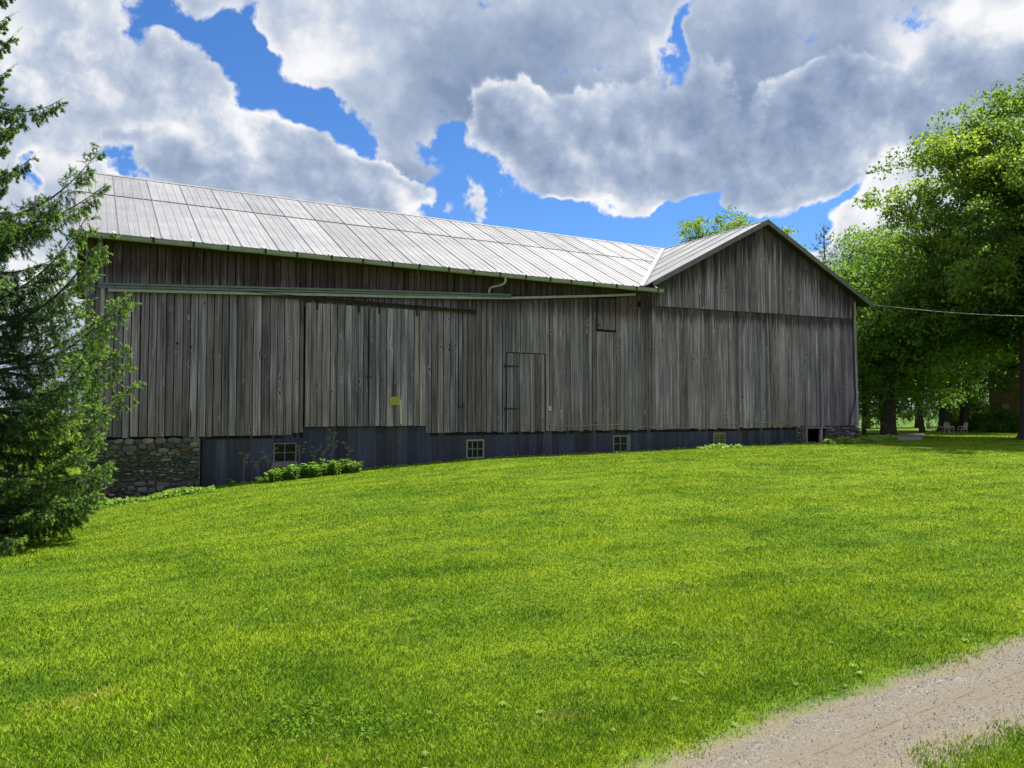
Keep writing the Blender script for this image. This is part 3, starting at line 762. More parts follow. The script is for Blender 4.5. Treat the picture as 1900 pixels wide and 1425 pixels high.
# ---- high hatch
ht = MB()
siding(ht, 15.085, 15.84, [(15, 4.385), (16, 4.40)], [(15, 5.44), (16, 5.48)], FY + .002, .16, .26, jb=.004, depth=.004)
hm = ht.build('hatch', M['wood'], barn)
hl = MB(); hl.box((15.02, FY - .03, 4.345), (15.87, FY + .02, 4.365)); hl.box((15.84, FY - .004, 4.36), (15.862, FY + .03, 5.48)); hl.box((15.05, FY - .004, 4.36), (15.066, FY + .03, 5.2))  # black strips; the bottom one is the hatch's painted shadow line
hl.build('hatch_gap_shadow', M['black'], hm)
hk = MB(); hk.box((15.02, FY - .03, 4.52), (15.20, FY - .012, 4.56)); hk.box((15.04, FY - .03, 4.40), (15.07, FY - .012, 4.70))
hk.build('hatch_latch', M['iron'], hm)
# dark strip added in place of the slot beside the doors, with an iron hook
pr_ = MB(); pr_.box((9.925, FY - .018, 1.75), (9.945, FY - .006, 4.12)); pr_.bar((9.93, FY - .03, 1.74), (10.12, FY - .03, 1.80), .02, .025); pr_.bar((10.05, FY - .03, 1.78), (10.10, FY - .03, 1.86), .02, .02)
pr_.build('slot_strip_hook', M['iron'], barn)
for (x, z, rx, rz) in [(2.42, 1.35, .014, .30), (8.94, 4.1, .012, .10), (9.62, 3.62, .022, .022), (10.37, 3.42, .018, .018), (9.32, 3.58, .018, .018), (13.32, 2.83, .03, .022), (14.68, 2.84, .022, .018), (14.98, 1.22, .02, .13), (11.94, 4.1, .02, .03), (11.85, 3.86, .018, .018), (4.75, 3.05, .022, .02), (5.62, 2.35, .02, .02), (7.42, 3.38, .022, .022), (7.46, 2.55, .03, .02), (6.02, 2.18, .018, .02), (7.45, 1.68, .02, .02), (2.08, 3.35, .03, .04), (3.23, 2.50, .02, .02), (12.71, 1.78, .02, .02), (9.52, 1.62, .018, .018), (10.5, 3.44, .016, .016), (21.75, 2.18, .03, .04), (19.92, 3.52, .025, .05), (4.9, 3.2, .015, .015)]:
    kn = MB()
    yy = FY - .0215 - (.072 if 5.3 < x < 8.85 and z < 4.6 else 0)
    n = 9; vs = [(x + math.cos(a) * rx * rr.uniform(.75, 1.2), yy, z + math.sin(a) * rz * rr.uniform(.75, 1.2)) for a in [2 * PI * k / n for k in range(n)]]
    kn.add(vs + [(p[0], yy + .008, p[2]) for p in vs], [tuple(range(n))] + [(k, (k + 1) % n, (k + 1) % n + n, k + n) for k in range(n)])
    kn.build('knot_hole', M['black'], barn)
# rows of bored pigeon holes beside the doors
for (x, z0, n) in [(5.18, 4.86, 4), (5.18, 4.40, 6), (5.22, 4.20, 3), (8.93, 4.45, 4)]:
    for i in range(n):
        z = z0 + i * .085 if z0 > 4.8 else z0 - i * .085
        ph = MB(); ph.tube([(x + rr.uniform(-.01, .01), FY - .028, z), (x, FY - .016, z)], .014, 7)
        ph.build('bored_hole', M['black'], barn)

# ---- windows in the base boards
def window(x0, x1, z0, z1, nx_, nz_, mf, sill=False, mw=.016, fw=.035, glass=True):
    f = MB(); y0 = FY + .03; y1 = FY + .10
    f.box((x0, y0, z0), (x0 + fw, y1, z1)); f.box((x1 - fw, y0, z0), (x1, y1, z1))
    f.box((x0 + fw, y0 + .002, z1 - fw), (x1 - fw, y1, z1)); f.box((x0 + fw, y0 + .002, z0), (x1 - fw, y1, z0 + fw))
    wm = f.build('window', mf, barn)
    mu = MB()
    for i in range(1, nx_):
        xc = x0 + fw + (x1 - x0 - 2 * fw) * i / nx_
        mu.box((xc - mw / 2, y0 + .02, z0 + fw), (xc + mw / 2, y0 + .045, z1 - fw))
    for i in range(1, nz_):
        zc = z0 + fw + (z1 - z0 - 2 * fw) * i / nz_
        mu.box((x0 + fw, y0 + .023, zc - mw / 2), (x1 - fw, y0 + .042, zc + mw / 2))
    mu.build('muntin', mf, wm)
    if glass:
        p = MB(); p.box((x0 + fw, y0 + .030, z0 + fw), (x1 - fw, y0 + .034, z1 - fw)); p.build('pane', M['glass'], wm)
    if sill:
        p = MB(); p.box((x0 - .06, FY - .03, z0 - .14), (x1 + .03, FY + .05, z0 - .004), .4); p.build('sill', M['wood_old'], wm)
    return wm
window(*WIN[0], 2, 2, M['wood_old'], sill=True, fw=.022)
window(*WIN[1], 3, 2, M['sash'], fw=.045, mw=.018)
window(*WIN[2], 2, 2, M['sash'], fw=.035, mw=.018)
window(*WIN[3], 2, 2, M['sash'], fw=.03, mw=.018)
# grey board on the right edge of the third window
eb = MB(); eb.box((16.37, FY + .01, .24), (16.46, FY + .05, .84), .6); eb.build('window_post', M['trim'], barn)

# ---- field-stone footings: coursed irregular stones bedded in mortar
def stones(name, x0, x1, ztop, zbot, y, seed, hole=None):
    r = random.Random(seed); mb = MB(); mo = MB()
    z = zbot
    while z < ztop - .03:
        h = r.choice([.035, .045, .055, .07, .09, .13]) * r.uniform(.85, 1.15)
        if z + h > ztop: h = ztop - z
        x = x0 - r.uniform(0, .1)
        while x < x1:
            w_ = h * r.uniform(1.6, 4.6) if h < .09 else h * r.uniform(1.1, 2.8)
            a, b = max(x, x0), min(x + w_, x1)
            x += w_
            if b - a < .05: continue
            if hole and b > hole[0] and a < hole[1] and z + h > hole[2] and z < hole[3]:
                continue
            cx, cz = (a + b) / 2, z + h / 2 + r.gauss(0, .022) + .03 * math.sin(a * 2.7 + z * 3)
            cz = min(cz, ztop - h / 2)
            hw, hh = (b - a) / 2 - r.uniform(.004, .012), h / 2 - r.uniform(.003, .010)
            hh *= r.uniform(.9, 1.55)
            n = 12; pw = r.uniform(.45, .85); ring = []; ph0 = [r.uniform(.78, 1.14) for _ in range(n)]
            dp = r.uniform(.02, .075)
            for k in range(n):
                a_ = 2 * PI * k / n; c_, q_ = math.cos(a_), math.sin(a_)
                ring.append((math.copysign(abs(c_) ** pw, c_) * hw * ph0[k], math.copysign(abs(q_) ** pw, q_) * hh * ph0[k]))
            vs = []
            for (sc, dy) in ((1.0, .06), (.98, -dp * .35), (.84, -dp * .82), (.5, -dp)):
                vs += [(cx + u_ * sc, y + dy + r.gauss(0, .003), cz + v_ * sc) for u_, v_ in ring]
            vs.append((cx, y - dp * 1.02, cz))
            fs = []
            for l in range(3):
                for k in range(n):
                    k2 = (k + 1) % n
                    fs.append((l * n + k, l * n + k2, (l + 1) * n + k2, (l + 1) * n + k))
            fs += [(3 * n + k, 3 * n + (k + 1) % n, 4 * n) for k in range(n)]
            tone = r.uniform(0, .905) if r.random() > .045 else r.uniform(.93, 1)
            mb.add(vs, fs, tone)
        z += h
    st = mb.build(name, M['stone'], barn, smooth=True)
    if hole:
        mo.box((x0 - .01, y + .03, zbot), (hole[0], y + .35, ztop)); mo.box((hole[1], y + .03, zbot), (x1, y + .35, ztop)); mo.box((hole[0], y + .03, zbot), (hole[1], y + .35, hole[2]))
    else: mo.box((x0 - .01, y + .03, zbot), (x1, y + .35, ztop - .03))
    mo.build('mortar', M['mortar'], st)
stones('stone_footing', .02, 2.66, .955, -.95, FY - .03, 7)
OP = (25.22, 26.42, .30, .965)
stones('stone_footing', 24.70, 28.42, 1.0, -.1, FY - .03, 8, OP)
op = MB()
op.box((25.14, FY - .07, .2), (25.24, FY + .12, .97), .5); op.box((25.05, FY - .10, .955), (26.62, FY + .10, 1.005), .5)
op.hexa([(26.00, FY - .06, .2), (26.10, FY - .06, .2), (26.10, FY + .03, .2), (26.00, FY + .03, .2), (26.04, FY - .06, .955), (26.13, FY - .06, .955), (26.13, FY + .03, .955), (26.04, FY + .03, .955)], .9)
op.build('opening_frame', M['wood_old'], barn)
ob = MB(); ob.box((25.0, FY + .9, -.1), (26.7, FY + .93, 1.1)); ob.build('dark_backing', M['black'], barn)  # black panel painted in for the dark interior behind the opening

# ---- roofs
RZ, EZ, EY, RY = 8.98, 5.90, 20.74, 26.80          # ridge height, eave height, eave line, ridge line
RX, WL, WLZ, WR, WRZ = 22.87, 16.80, 5.92, 28.98, 6.20
YF = 20.78                                          # front edge of the wing roof
def prism(mb, pts, dz, tone=.5):
    n = len(pts); vs = [tuple(p) for p in pts] + [(p[0], p[1], p[2] - dz) for p in pts]
    mb.add(vs, [tuple(range(n)), tuple(range(2 * n - 1, n - 1, -1))] + [(k, k + n, (k + 1) % n + n, (k + 1) % n) for k in range(n)], tone)
dk = MB()
def my(y): return 2 * RY - y
v0 = (WL, YF, 5.93)
for fl_ in (False, True):
    f = my if fl_ else (lambda y: y)
    prism(dk, [(-.22, f(EY + .04), EZ - .03), (WL, f(EY + .04), EZ - .03), (RX, RY, RZ - .03), (-.22, RY, RZ - .03)], .05)
    prism(dk, [(WL, f(YF + .03), WLZ - .03), (RX, f(YF + .03), RZ - .03), (RX, RY, RZ - .03)], .05)
    prism(dk, [(RX, f(YF + .03), RZ - .03), (WR - .03, f(YF + .03), WRZ - .03), (WR - .03, RY, WRZ - .03), (RX, RY, RZ - .03)], .05)
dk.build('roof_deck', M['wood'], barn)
def ribs(mb, sm, e0, e1, foot, head, lap, up_n, pitch=.2375, sheet=4, seed=1):
    """ribbed sheets; foot(e), head(e) give 3-D points at the lower and upper end of the line e"""
    r = random.Random(seed)
    nrm = Vector(up_n).normalized()
    e = e0; k = 0
    while e < e1 - 1e-4:
        e2 = min(e + pitch, e1)
        if k % sheet == 0: tone = r.random(); tone2 = r.random()
        rw = .030
        A, B = Vector(foot(e)), Vector(head(e)); A2, B2 = Vector(foot(e2)), Vector(head(e2))
        span = (e2 - e)
        def at(f, u_, h): # f 0..1 across, u_ 0..1 up the slope
            p = A.lerp(B, u_).lerp(A2.lerp(B2, u_), f)
            return p + nrm * h
        fr_ = rw / span
        hh = .024 if k % sheet == 0 else .012
        prof = [(0, 0), (fr_ * .28, hh), (fr_ * .8, hh), (fr_ * 1.15, 0), (.5 + fr_ * .3, .0), (.5 + fr_ * .5, .0025), (.5 + fr_ * .7, .0), (1, 0)]
        L_ = (B - A).length; L2 = (B2 - A2).length
        lo_lim = min(lap, 1) if lap else None
        for seg in (0, 1):
            if lap:
                # the lap lies at a constant height: lap given as absolute z
                def frac(A_, B_):
                    return 0 if B_.z - A_.z < 1e-6 else max(0, min(1, (lap - A_.z) / (B_.z - A_.z)))
                u0a, u1a = (0, frac(A, B)) if seg == 0 else (frac(A, B), 1)
                u0b, u1b = (0, frac(A2, B2)) if seg == 0 else (frac(A2, B2), 1)
            else:
                if seg: continue
                u0a, u1a, u0b, u1b = 0, 1, 0, 1
            if u1a - u0a < 1e-4 and u1b - u0b < 1e-4: continue
            ex = .012 if seg else .0
            V_ = []
            nn = 4
            for q in range(nn + 1):
                for (f, h) in prof:
                    ua = u0a + (u1a - u0a) * q / nn; ub = u0b + (u1b - u0b) * q / nn
                    u_ = ua + (ub - ua) * f
                    wob_ = r.gauss(0, .0022) if 0 < f < 1 and h < .01 else 0
                    V_.append(at(f, u_, h + ex + wob_))
            m_ = len(prof)
            F_ = [(q * m_ + i, q * m_ + i + 1, (q + 1) * m_ + i + 1, (q + 1) * m_ + i) for q in range(nn) for i in range(m_ - 1)]
            mb.add(V_, F_, tone if seg == 0 else tone2)
            if k % sheet == 0:   # open side lap of each sheet
                sm.quad([at(-.06, u0a, .004 + ex), at(.03, u0a, .004 + ex), at(.03, u1a, .004 + ex), at(-.06, u1a, .004 + ex)])
        e = e2; k += 1
rf = MB(); sm = MB()
def ffoot(x):
    if x <= WL: return (x, EY, EZ)
    k = (x - WL) / (RX - WL); return (x, YF + (RY - YF) * k, WLZ + (RZ - WLZ) * k)
ribs(rf, sm, -.25, WL, ffoot, lambda x: (x, RY, RZ), 7.72, (0, -.454, .89), seed=3)
ribs(rf, sm, WL, RX, ffoot, lambda x: (x, RY, RZ), 7.72, (0, -.454, .89), seed=4)
n_bf = len(rf.v)
def wfoot(y):
    k = max(0, (y - YF) / (RY - YF)); return (WL + (RX - WL) * k, y, WLZ + (RZ - WLZ) * k)
ribs(rf, sm, YF, RY, wfoot, lambda y: (RX, y, RZ), None, (-.45, 0, .89), seed=5)
ribs(rf, sm, YF, my(YF), lambda y: (WR, y, WRZ), lambda y: (RX, y, RZ), None, (.42, 0, .91), seed=6)
# rear slopes
rf.quad([(-.25, my(EY), EZ), (WL, my(EY), EZ), (RX, RY, RZ), (-.25, RY, RZ)]); rf.add([(WL, my(YF), WLZ), (RX, my(YF), RZ), (RX, RY, RZ)], [(0, 1, 2)])
roof = rf.build('roof', M['roof'], barn)
sm.build('sheet_lap', M['roof_seam'], roof)
# lap line half-way up, ridge caps, valley flashing, verge trims
ll = MB()
yl = EY + (7.72 - EZ) / (RZ - EZ) * (RY - EY)
xl_end = WL + (7.72 - WLZ) / (RZ - WLZ) * (RX - WL)
nrm = Vector((0, -.454, .89))
xx = -.25
while xx < xl_end:
    x2 = min(xx + .95, xl_end); d0 = rr.uniform(-.012, .012)
    ll.bar(Vector((xx, yl + d0, 7.725 + d0 * .5)) + nrm * .008, Vector((x2, yl + d0, 7.725 + d0 * .5)) + nrm * .008, .016, .020)
    xx = x2
ll.build('sheet_lap', M['roof_seam'], roof)
rc = MB()
def cap(mb, a, b, side, drop, wd=.15, lift=.03):
    a = Vector(a); b = Vector(b); s = Vector(side)
    up = Vector((0, 0, lift)); dn = Vector((0, 0, -drop))
    mb.quad([a + up, b + up, b + s * wd + dn + up, a + s * wd + dn + up], .55)
    mb.quad([b + up, a + up, a - s * wd + dn + up, b - s * wd + dn + up], .45)
cap(rc, (-.27, RY, RZ), (RX, RY, RZ), (0, 1, 0), .075)
cap(rc, (RX, YF - .02, RZ), (RX, my(YF), RZ), (1, 0, 0), .07, .13)
rc.build('ridge_cap', M['roof'], roof)
vf = MB()
a = Vector((WL - .05, YF - .05, WLZ)); b = Vector((RX, RY, RZ))
vf.quad([a + Vector((-.16, 0, .035)), a + Vector((0, 0, .028)), b + Vector((0, 0, .028)), b + Vector((-.16, 0, .045))], .25)
vf.quad([a + Vector((0, 0, .028)), a + Vector((.10, 0, .075)), b + Vector((.10, 0, .075)), b + Vector((0, 0, .028))], .2)
vf.build('valley_flashing', M['roof'], roof)
vt = MB()
vt.hexa([(-.30, EY - .02, EZ - .14), (-.25, EY - .02, EZ - .14), (-.25, RY, RZ - .14), (-.30, RY, RZ - .14), (-.30, EY - .02, EZ + .03), (-.25, EY - .02, EZ + .03), (-.25, RY, RZ + .04), (-.30, RY, RZ + .04)])
vt.build('verge_trim', M['trim'], roof)
rk = MB()
def rake(x0, z0, x1, z1):
    y0, y1 = YF - .03, YF
    rk.hexa([(x0, y0, z0 - .17), (x1, y0, z1 - .17), (x1, y1, z1 - .17), (x0, y1, z0 - .17), (x0, y0, z0 + .02), (x1, y0, z1 + .02), (x1, y1, z1 + .02), (x0, y1, z0 + .02)])
rake(WL + .42, WLZ + .21, RX, RZ + .01); rake(RX, RZ + .01, WR, WRZ)
rk.build('gable_fascia', M['trim'], barn)
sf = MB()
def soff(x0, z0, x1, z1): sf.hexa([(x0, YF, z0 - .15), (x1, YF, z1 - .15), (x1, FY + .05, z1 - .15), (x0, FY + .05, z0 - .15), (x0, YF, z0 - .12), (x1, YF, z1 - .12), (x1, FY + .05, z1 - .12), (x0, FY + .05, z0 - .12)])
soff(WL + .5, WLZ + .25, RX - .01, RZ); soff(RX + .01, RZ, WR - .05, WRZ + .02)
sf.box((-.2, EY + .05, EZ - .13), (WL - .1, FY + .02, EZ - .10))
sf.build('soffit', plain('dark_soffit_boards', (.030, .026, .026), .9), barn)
# gutter along the eave: half-round-fronted trough with straps
gu = MB()
GYo = EY - .115
gp = [(EY + .005, EZ - .005), (EY + .005, EZ - .115), (EY - .03, EZ - .135), (EY - .09, EZ - .125), (GYo, EZ - .085), (GYo - .008, EZ - .05), (GYo + .008, EZ - .045), (GYo - .012, EZ - .012), (GYo + .010, EZ - .012), (EY - .09, EZ - .085), (EY - .03, EZ - .105), (EY - .012, EZ - .02)]
GX0, GX1 = -.34, 17.58
segs = 26; vs = []; fs = []; n = len(gp)
for i in range(segs + 1):
    x = GX0 + (GX1 - GX0) * i / segs; sag = rr.gauss(0, .005)
    vs += [(x, yy, zz + sag - .012) for yy, zz in gp]
for i in range(segs):
    for k in range(n):
        k2 = (k + 1) % n
        fs.append((i * n + k, i * n + k2, (i + 1) * n + k2, (i + 1) * n + k))
fs += [tuple(range(n)), tuple(range(segs * n, segs * n + n))[::-1]]
gu.add(vs, fs)
gm = gu.build('gutter', M['gutter'], barn)
sp0 = None
for i in range(20):
    x = .55 + i * .88
    if sp0 is None:
        st = MB()
        st.bar((0, EY + .10, EZ + .09), (0, GYo + .01, EZ - .002), .045, .008, .9, up=(0, -.4, .9))
        hk_ = MB(); hk_.box((-.024, GYo - .024, EZ - .15), (.024, GYo - .010, EZ - .012), .3)  # dark piece drawn for the strap's shadow on the gutter front
        hk0 = hk_.build('strap_shadow', M['iron'], gm); h2_ = hk0
        sp0 = st.build('gutter_strap', M['white'], gm); o = sp0; bx = o.location.copy()
    else:
        o = sp0.copy(); COL.objects.link(o); o.parent = gm
        h2_ = hk0.copy(); COL.objects.link(h2_); h2_.parent = gm
    o.location = bx + Vector((x + rr.uniform(-.05, .05), 0, rr.uniform(-.006, .004)))
    h2_.location = o.location + Vector((.02, 0, 0))
# downspout: elbow under the gutter, long sloping run on the wall, drop at the corner
dp_ = MB(); y = FY - .085
dp_.tube([(11.33, EY - .05, 5.77), (11.33, EY - .05, 5.64), (11.30, EY - .02, 5.57), (11.20, EY + .10, 5.52), (11.05, FY - .12, 5.49), (10.96, y, 5.44), (10.93, y, 5.36), (10.93, y, 5.24)], .038, 8)
dm_ = dp_.build('downspout', M['gutter'], barn, smooth=True)
rn = MB()
for (dz, yy) in ((.035, FY - .11), (-.035, FY - .105)):
    rn.bar((.30, yy, 4.665 + dz), (6.0, yy, 4.975 + dz), .06, .052); rn.bar((6.0, yy, 4.975 + dz), (11.68, yy, 5.245 + dz), .06, .052)
rn.build('pipe_run', M['gutter_green'], dm_)
rv = MB(); rv.box((.345, FY - .10, 1.3), (.43, FY - .02, 4.68)); rv.build('drop_pipe', M['gutter'], dm_)
for z in (2.2, 3.6):
    q = MB(); q.box((.32, FY - .106, z), (.455, FY - .018, z + .03)); q.build('pipe_clip', M['trim'], dm_)
# second, paler length of trough sagging along the wall under the pipe
tg = MB()
pts = [(.50, 4.565), (3.2, 4.70), (5.8, 4.845), (8.2, 4.965), (10.1, 5.075), (11.7, 5.185), (13.4, 5.345), (15.1, 5.505), (16.61, 5.665)]
for (a, b) in zip(pts, pts[1:]):
    tg.bar((a[0], FY - .10, a[1]), (b[0], FY - .10, b[1]), .055, .066, .55)
    tg.bar((a[0], FY - .125, a[1] + .03), (b[0], FY - .125, b[1] + .03), .02, .012, .8)
tg.build('spare_trough', M['gutter'], barn)

# ---- things fixed to the barn
nt_ = empty('notice', (7.89, FY - .10, 1.9), 'faded yellow printed notice tacked to the right sliding barn door with a pale batten', 'notice')
q = MB(); q.box((7.71, FY - .108, 1.81), (8.04, FY - .104, 2.05), .5)
pm = q.build('paper', M['yellow'], nt_)
q = MB()
for i, (a, b) in enumerate(((.02, .12), (.15, .31), (.03, .28), (.03, .30), (.03, .27), (.03, .29), (.05, .22))):
    z = 2.03 - i * .031; q.box((7.71 + a, FY - .110, z - .008), (7.71 + b, FY - .1085, z))
q.build('print', M['ink'], pm)
q = MB(); q.hexa([(8.03, FY - .118, 1.26), (8.10, FY - .118, 1.26), (8.10, FY - .099, 1.26), (8.03, FY - .099, 1.26), (8.005, FY - .118, 1.96), (8.055, FY - .118, 1.96), (8.055, FY - .099, 1.96), (8.005, FY - .099, 1.96)])
q.build('batten', M['stake'], nt_)
ou = empty('outlet_box', (13.17, FY - .02, 1.73), 'small white electric outlet box on the boards right of the hinged door', 'outlet')
q = MB(); q.box((13.13, FY - .055, 1.66), (13.21, FY - .014, 1.80), .8); bo = q.build('box', M['white'], ou)
q = MB(); q.box((13.145, FY - .060, 1.70), (13.195, FY - .0555, 1.735)); q.box((13.145, FY - .060, 1.75), (13.195, FY - .0555, 1.78)); q.build('cover', M['trim'], ou)
cb_ = MB()
pts = [(13.17, 1.66), (13.165, 1.30), (13.19, 1.20), (13.6, 1.16), (14.3, 1.15), (14.9, 1.18), (15.4, 1.17), (16.1, 1.19), (16.5, 1.14), (17.2, 1.09), (18.0, 1.08), (19.0, 1.05), (19.6, 1.06), (20.3, 1.15), (21.3, 1.18), (22.1, 1.24), (22.8, 1.20), (23.3, 1.22), (23.8, 1.23), (24.2, 1.17), (24.7, 1.06)]
def smooth_path(p, n=4):
    out = []
    for i in range(len(p) - 1):
        p0 = p[max(i-1, 0)]; p1 = p[i]; p2 = p[i+1]; p3 = p[min(i+2, len(p)-1)]
        for k in range(n):
            t_ = k / n
            out.append(tuple(.5 * ((2*p1[j]) + (-p0[j]+p2[j])*t_ + (2*p0[j]-5*p1[j]+4*p2[j]-p3[j])*t_*t_ + (-p0[j]+3*p1[j]-3*p2[j]+p3[j])*t_**3) for j in range(len(p1))))
    return out + [p[-1]]
cb_.tube([(x, FY - .028, z) for x, z in smooth_path(pts)], .011, 6)
tag(cb_.build('cable', M['cable'], None, True), 'thin tan cable drooping along the foot of the grey boards', 'cable')
cb2 = MB()
pts = [(28.10, FY - .05, 6.05), (28.13, FY - .05, 4.5), (28.16, FY - .05, 3.2), (28.20, FY - .055, 2.35), (28.10, FY - .06, 1.9), (27.86, FY - .06, 1.35), (27.78, FY - .05, .98)]
cb2.tube(smooth_path(pts), .022, 6)
tag(cb2.build('cable', M['cable_black'], None, True), 'thick black cable running down the right corner of the barn', 'cable')
# overhead service wire from the wing eave to the pole side of the yard
wr = MB()
A_, B_ = Vector((28.95, 20.85, 6.15)), Vector((24.9, 4.4, 4.2))
wr.tube([A_.lerp(B_, k / 16) - Vector((0, 0, .55 * math.sin(PI * k / 16))) for k in range(17)], .010, 5)
wire_mat = plain('wire_sheath', (.45, .45, .47), .5)
tag(wr.build('overhead_wire', wire_mat, None, True), 'thin sagging service wire leading right from the wing eave', 'wire')
# ------------------------------------------------------------------ trees
def leaf_quads(rng, c, n_, size, up=.35, droop=0.):
    """c (N,3) leaf centres; rhombic leaves with random attitude"""
    N = len(c)
    d = unit(rng.normal(0, 1, (N, 3)) + np.array([0, 0, -droop]))
    nn = rng.normal(0, 1, (N, 3)) + np.array([0, 0, up * 3])
    s = unit(np.cross(nn, d)); s_ = size * rng.uniform(.6, 1.3, (N, 1))
    fold = unit(np.cross(d, s)) * s_ * .12
    V = np.stack([c - d * s_ * .5, c + s * s_ * .34 + fold, c + d * s_ * .6, c - s * s_ * .34 + fold], 1)
    return V.reshape(-1, 3)
def broadleaf(name, label, base, H, Rad, z0, seed, mat_, nclus, nleaf, lsize, trunk_r, cat='tree', group=None, centre=(0, 0), bark='bark', lean=(0, 0), trunk_top=.75, puff=1.0, tone=(.45, .2), flat=.62, skew=None, shell=.5):
    rng = np.random.default_rng(seed); r = random.Random(seed)
    bx, by = base; bz = gz(bx, by)
    root = empty(name, (bx, by, bz), label, cat, group)
    # lumps of the crown
    dirs = unit(rng.normal(0, 1, (nclus, 3)))
    rad = rng.uniform(0, 1, nclus) ** shell
    lump = .97 + .08 * np.sin(dirs[:, 0] * 4 + seed) + .06 * np.sin(dirs[:, 1] * 5 + seed * 2) + .07 * np.sin(dirs[:, 2] * 7 + seed)
    cz = (z0 + H) / 2; hz = (H - z0) / 2
    c = np.stack([centre[0] + dirs[:, 0] * Rad * rad * lump, centre[1] + dirs[:, 1] * Rad * rad * lump, cz + dirs[:, 2] * hz * rad * lump], -1)
    if skew is not None: c[:, :2] *= np.interp((c[:, 2] - z0) / (H - z0), [s[0] for s in skew], [s[1] for s in skew])[:, None]
    c[:, 2] = np.maximum(c[:, 2], z0 * .8)
    tb = MB()
    top = H * trunk_top
    def trunk_at(z):
        f = z / top
        return Vector((bx + lean[0] * f + .12 * math.sin(f * 5 + seed), by + lean[1] * f + .1 * math.sin(f * 4 + seed * 2), bz + z))
    tz = [-.3, 0, .25, .7, 1.5] + [1.5 + (top - 1.5) * k / 8 for k in range(1, 9)]
    tr_rad = [trunk_r * 1.75, trunk_r * 1.5, trunk_r * 1.2, trunk_r * 1.05, trunk_r] + [trunk_r * (1 - .82 * k / 8) for k in range(1, 9)]
    tb.tube([trunk_at(z) for z in tz], tr_rad, 10)
    # main limbs then branchlets to the lumps
    limbs = []
    nl = max(6, nclus // 12)
    idx = rng.choice(nclus, nl, replace=False)
    for i in idx:
        e = Vector(c[i]) * .8 + Vector((centre[0] * .2, centre[1] * .2, c[i][2] * .2))
        e = Vector((e.x + bx, e.y + by, c[i][2] * .95 + bz))
        hd = math.hypot(e.x - bx, e.y - by)
        zs = max(z0 * .6 + .8, min(top * .92, (e.z - bz) - hd * r.uniform(.25, .6)))
        zs = max(zs, 1.6)
        s_ = trunk_at(zs)
        midp = s_.lerp(e, .5) + Vector((r.gauss(0, .3), r.gauss(0, .3), hd * .05 * r.uniform(-1, 1.5)))
        pts = []
        for k in range(8):
            t_ = k / 7
            pts.append((1-t_)**2 * s_ + 2*t_*(1-t_) * midp + t_*t_ * e + Vector((r.gauss(0, .06), r.gauss(0, .06), r.gauss(0, .06))) * (1 if 0 < k < 7 else 0))
        rb = trunk_r * .42 * (1 - .5 * zs / H)
        tb.tube(pts, [rb * (1 - .8 * k / 7) for k in range(8)], 6)
        limbs.append(pts)
    LP = np.array([p for l in limbs for p in l])
    for i in range(nclus):
        e = np.array([c[i][0] + bx, c[i][1] + by, c[i][2] + bz])
        dd = np.linalg.norm(LP - e, axis=1) + np.maximum(0, LP[:, 2] - e[2]) * .8
        j = int(np.argmin(dd)); s_ = Vector(LP[j]); ev = Vector(e)
        m_ = s_.lerp(ev, .5) + Vector((r.gauss(0, .12), r.gauss(0, .12), r.uniform(-.05, .3)))
        tb.tube([s_, s_.lerp(m_, .6), m_, m_.lerp(ev, .6), ev], [.045, .038, .03, .022, .012], 4, cap=False)
    tb.build('trunk', M[bark], root, True)
    # leaves in puffs made of smaller sprays
    ns = 9
    sp = np.repeat(c, ns, 0) + rng.normal(0, 1, (nclus * ns, 3)) * np.array([.62, .62, .62 * flat]) * puff
    tn_c = np.clip(rng.normal(tone[0], tone[1] * .6, nclus), 0, 1)
    per = max(1, nleaf // ns)
    lc = np.repeat(sp, per, 0) + rng.normal(0, 1, (nclus * ns * per, 3)) * np.array([.25, .25, .13]) * puff
    lc[:, 2] -= .10 * puff * (np.abs(lc[:, 0] - np.repeat(sp, per, 0)[:, 0]) / .25)
    lc[:, 2] = np.maximum(lc[:, 2], .15)
    tn = np.clip(np.repeat(tn_c, ns * per) + rng.normal(0, tone[1] * .35, len(lc)), 0, 1)
    V = leaf_quads(rng, lc + np.array([bx, by, bz]), None, lsize, .3, .5)
    np_mesh('crown', V, 4, np.repeat(tn, 4), mat_, root)
    return root
def needle_spray(rng, P, D, L, w_, n_):
    """needles along short twigs: P start (N,3), D unit direction, L length (N,)"""
    N = len(P)
    t_ = np.linspace(.05, 1, n_)[None, :, None]
    c = P[:, None] + D[:, None] * L[:, None, None] * t_
    side = unit(rng.normal(0, 1, (N, n_, 3)))
    side = unit(side - (side * D[:, None]).sum(-1, keepdims=True) * D[:, None])
    d = unit(side + D[:, None] * .75)
    ln = w_ * rng.uniform(.7, 1.2, (N, n_, 1)) * (1.15 - .45 * t_)
    wv = unit(np.cross(d, rng.normal(0, 1, (N, n_, 3)))) * w_ * .11
    V = np.stack([c - wv, c + wv, c + d * ln], 2)
    return V.reshape(-1, 3)
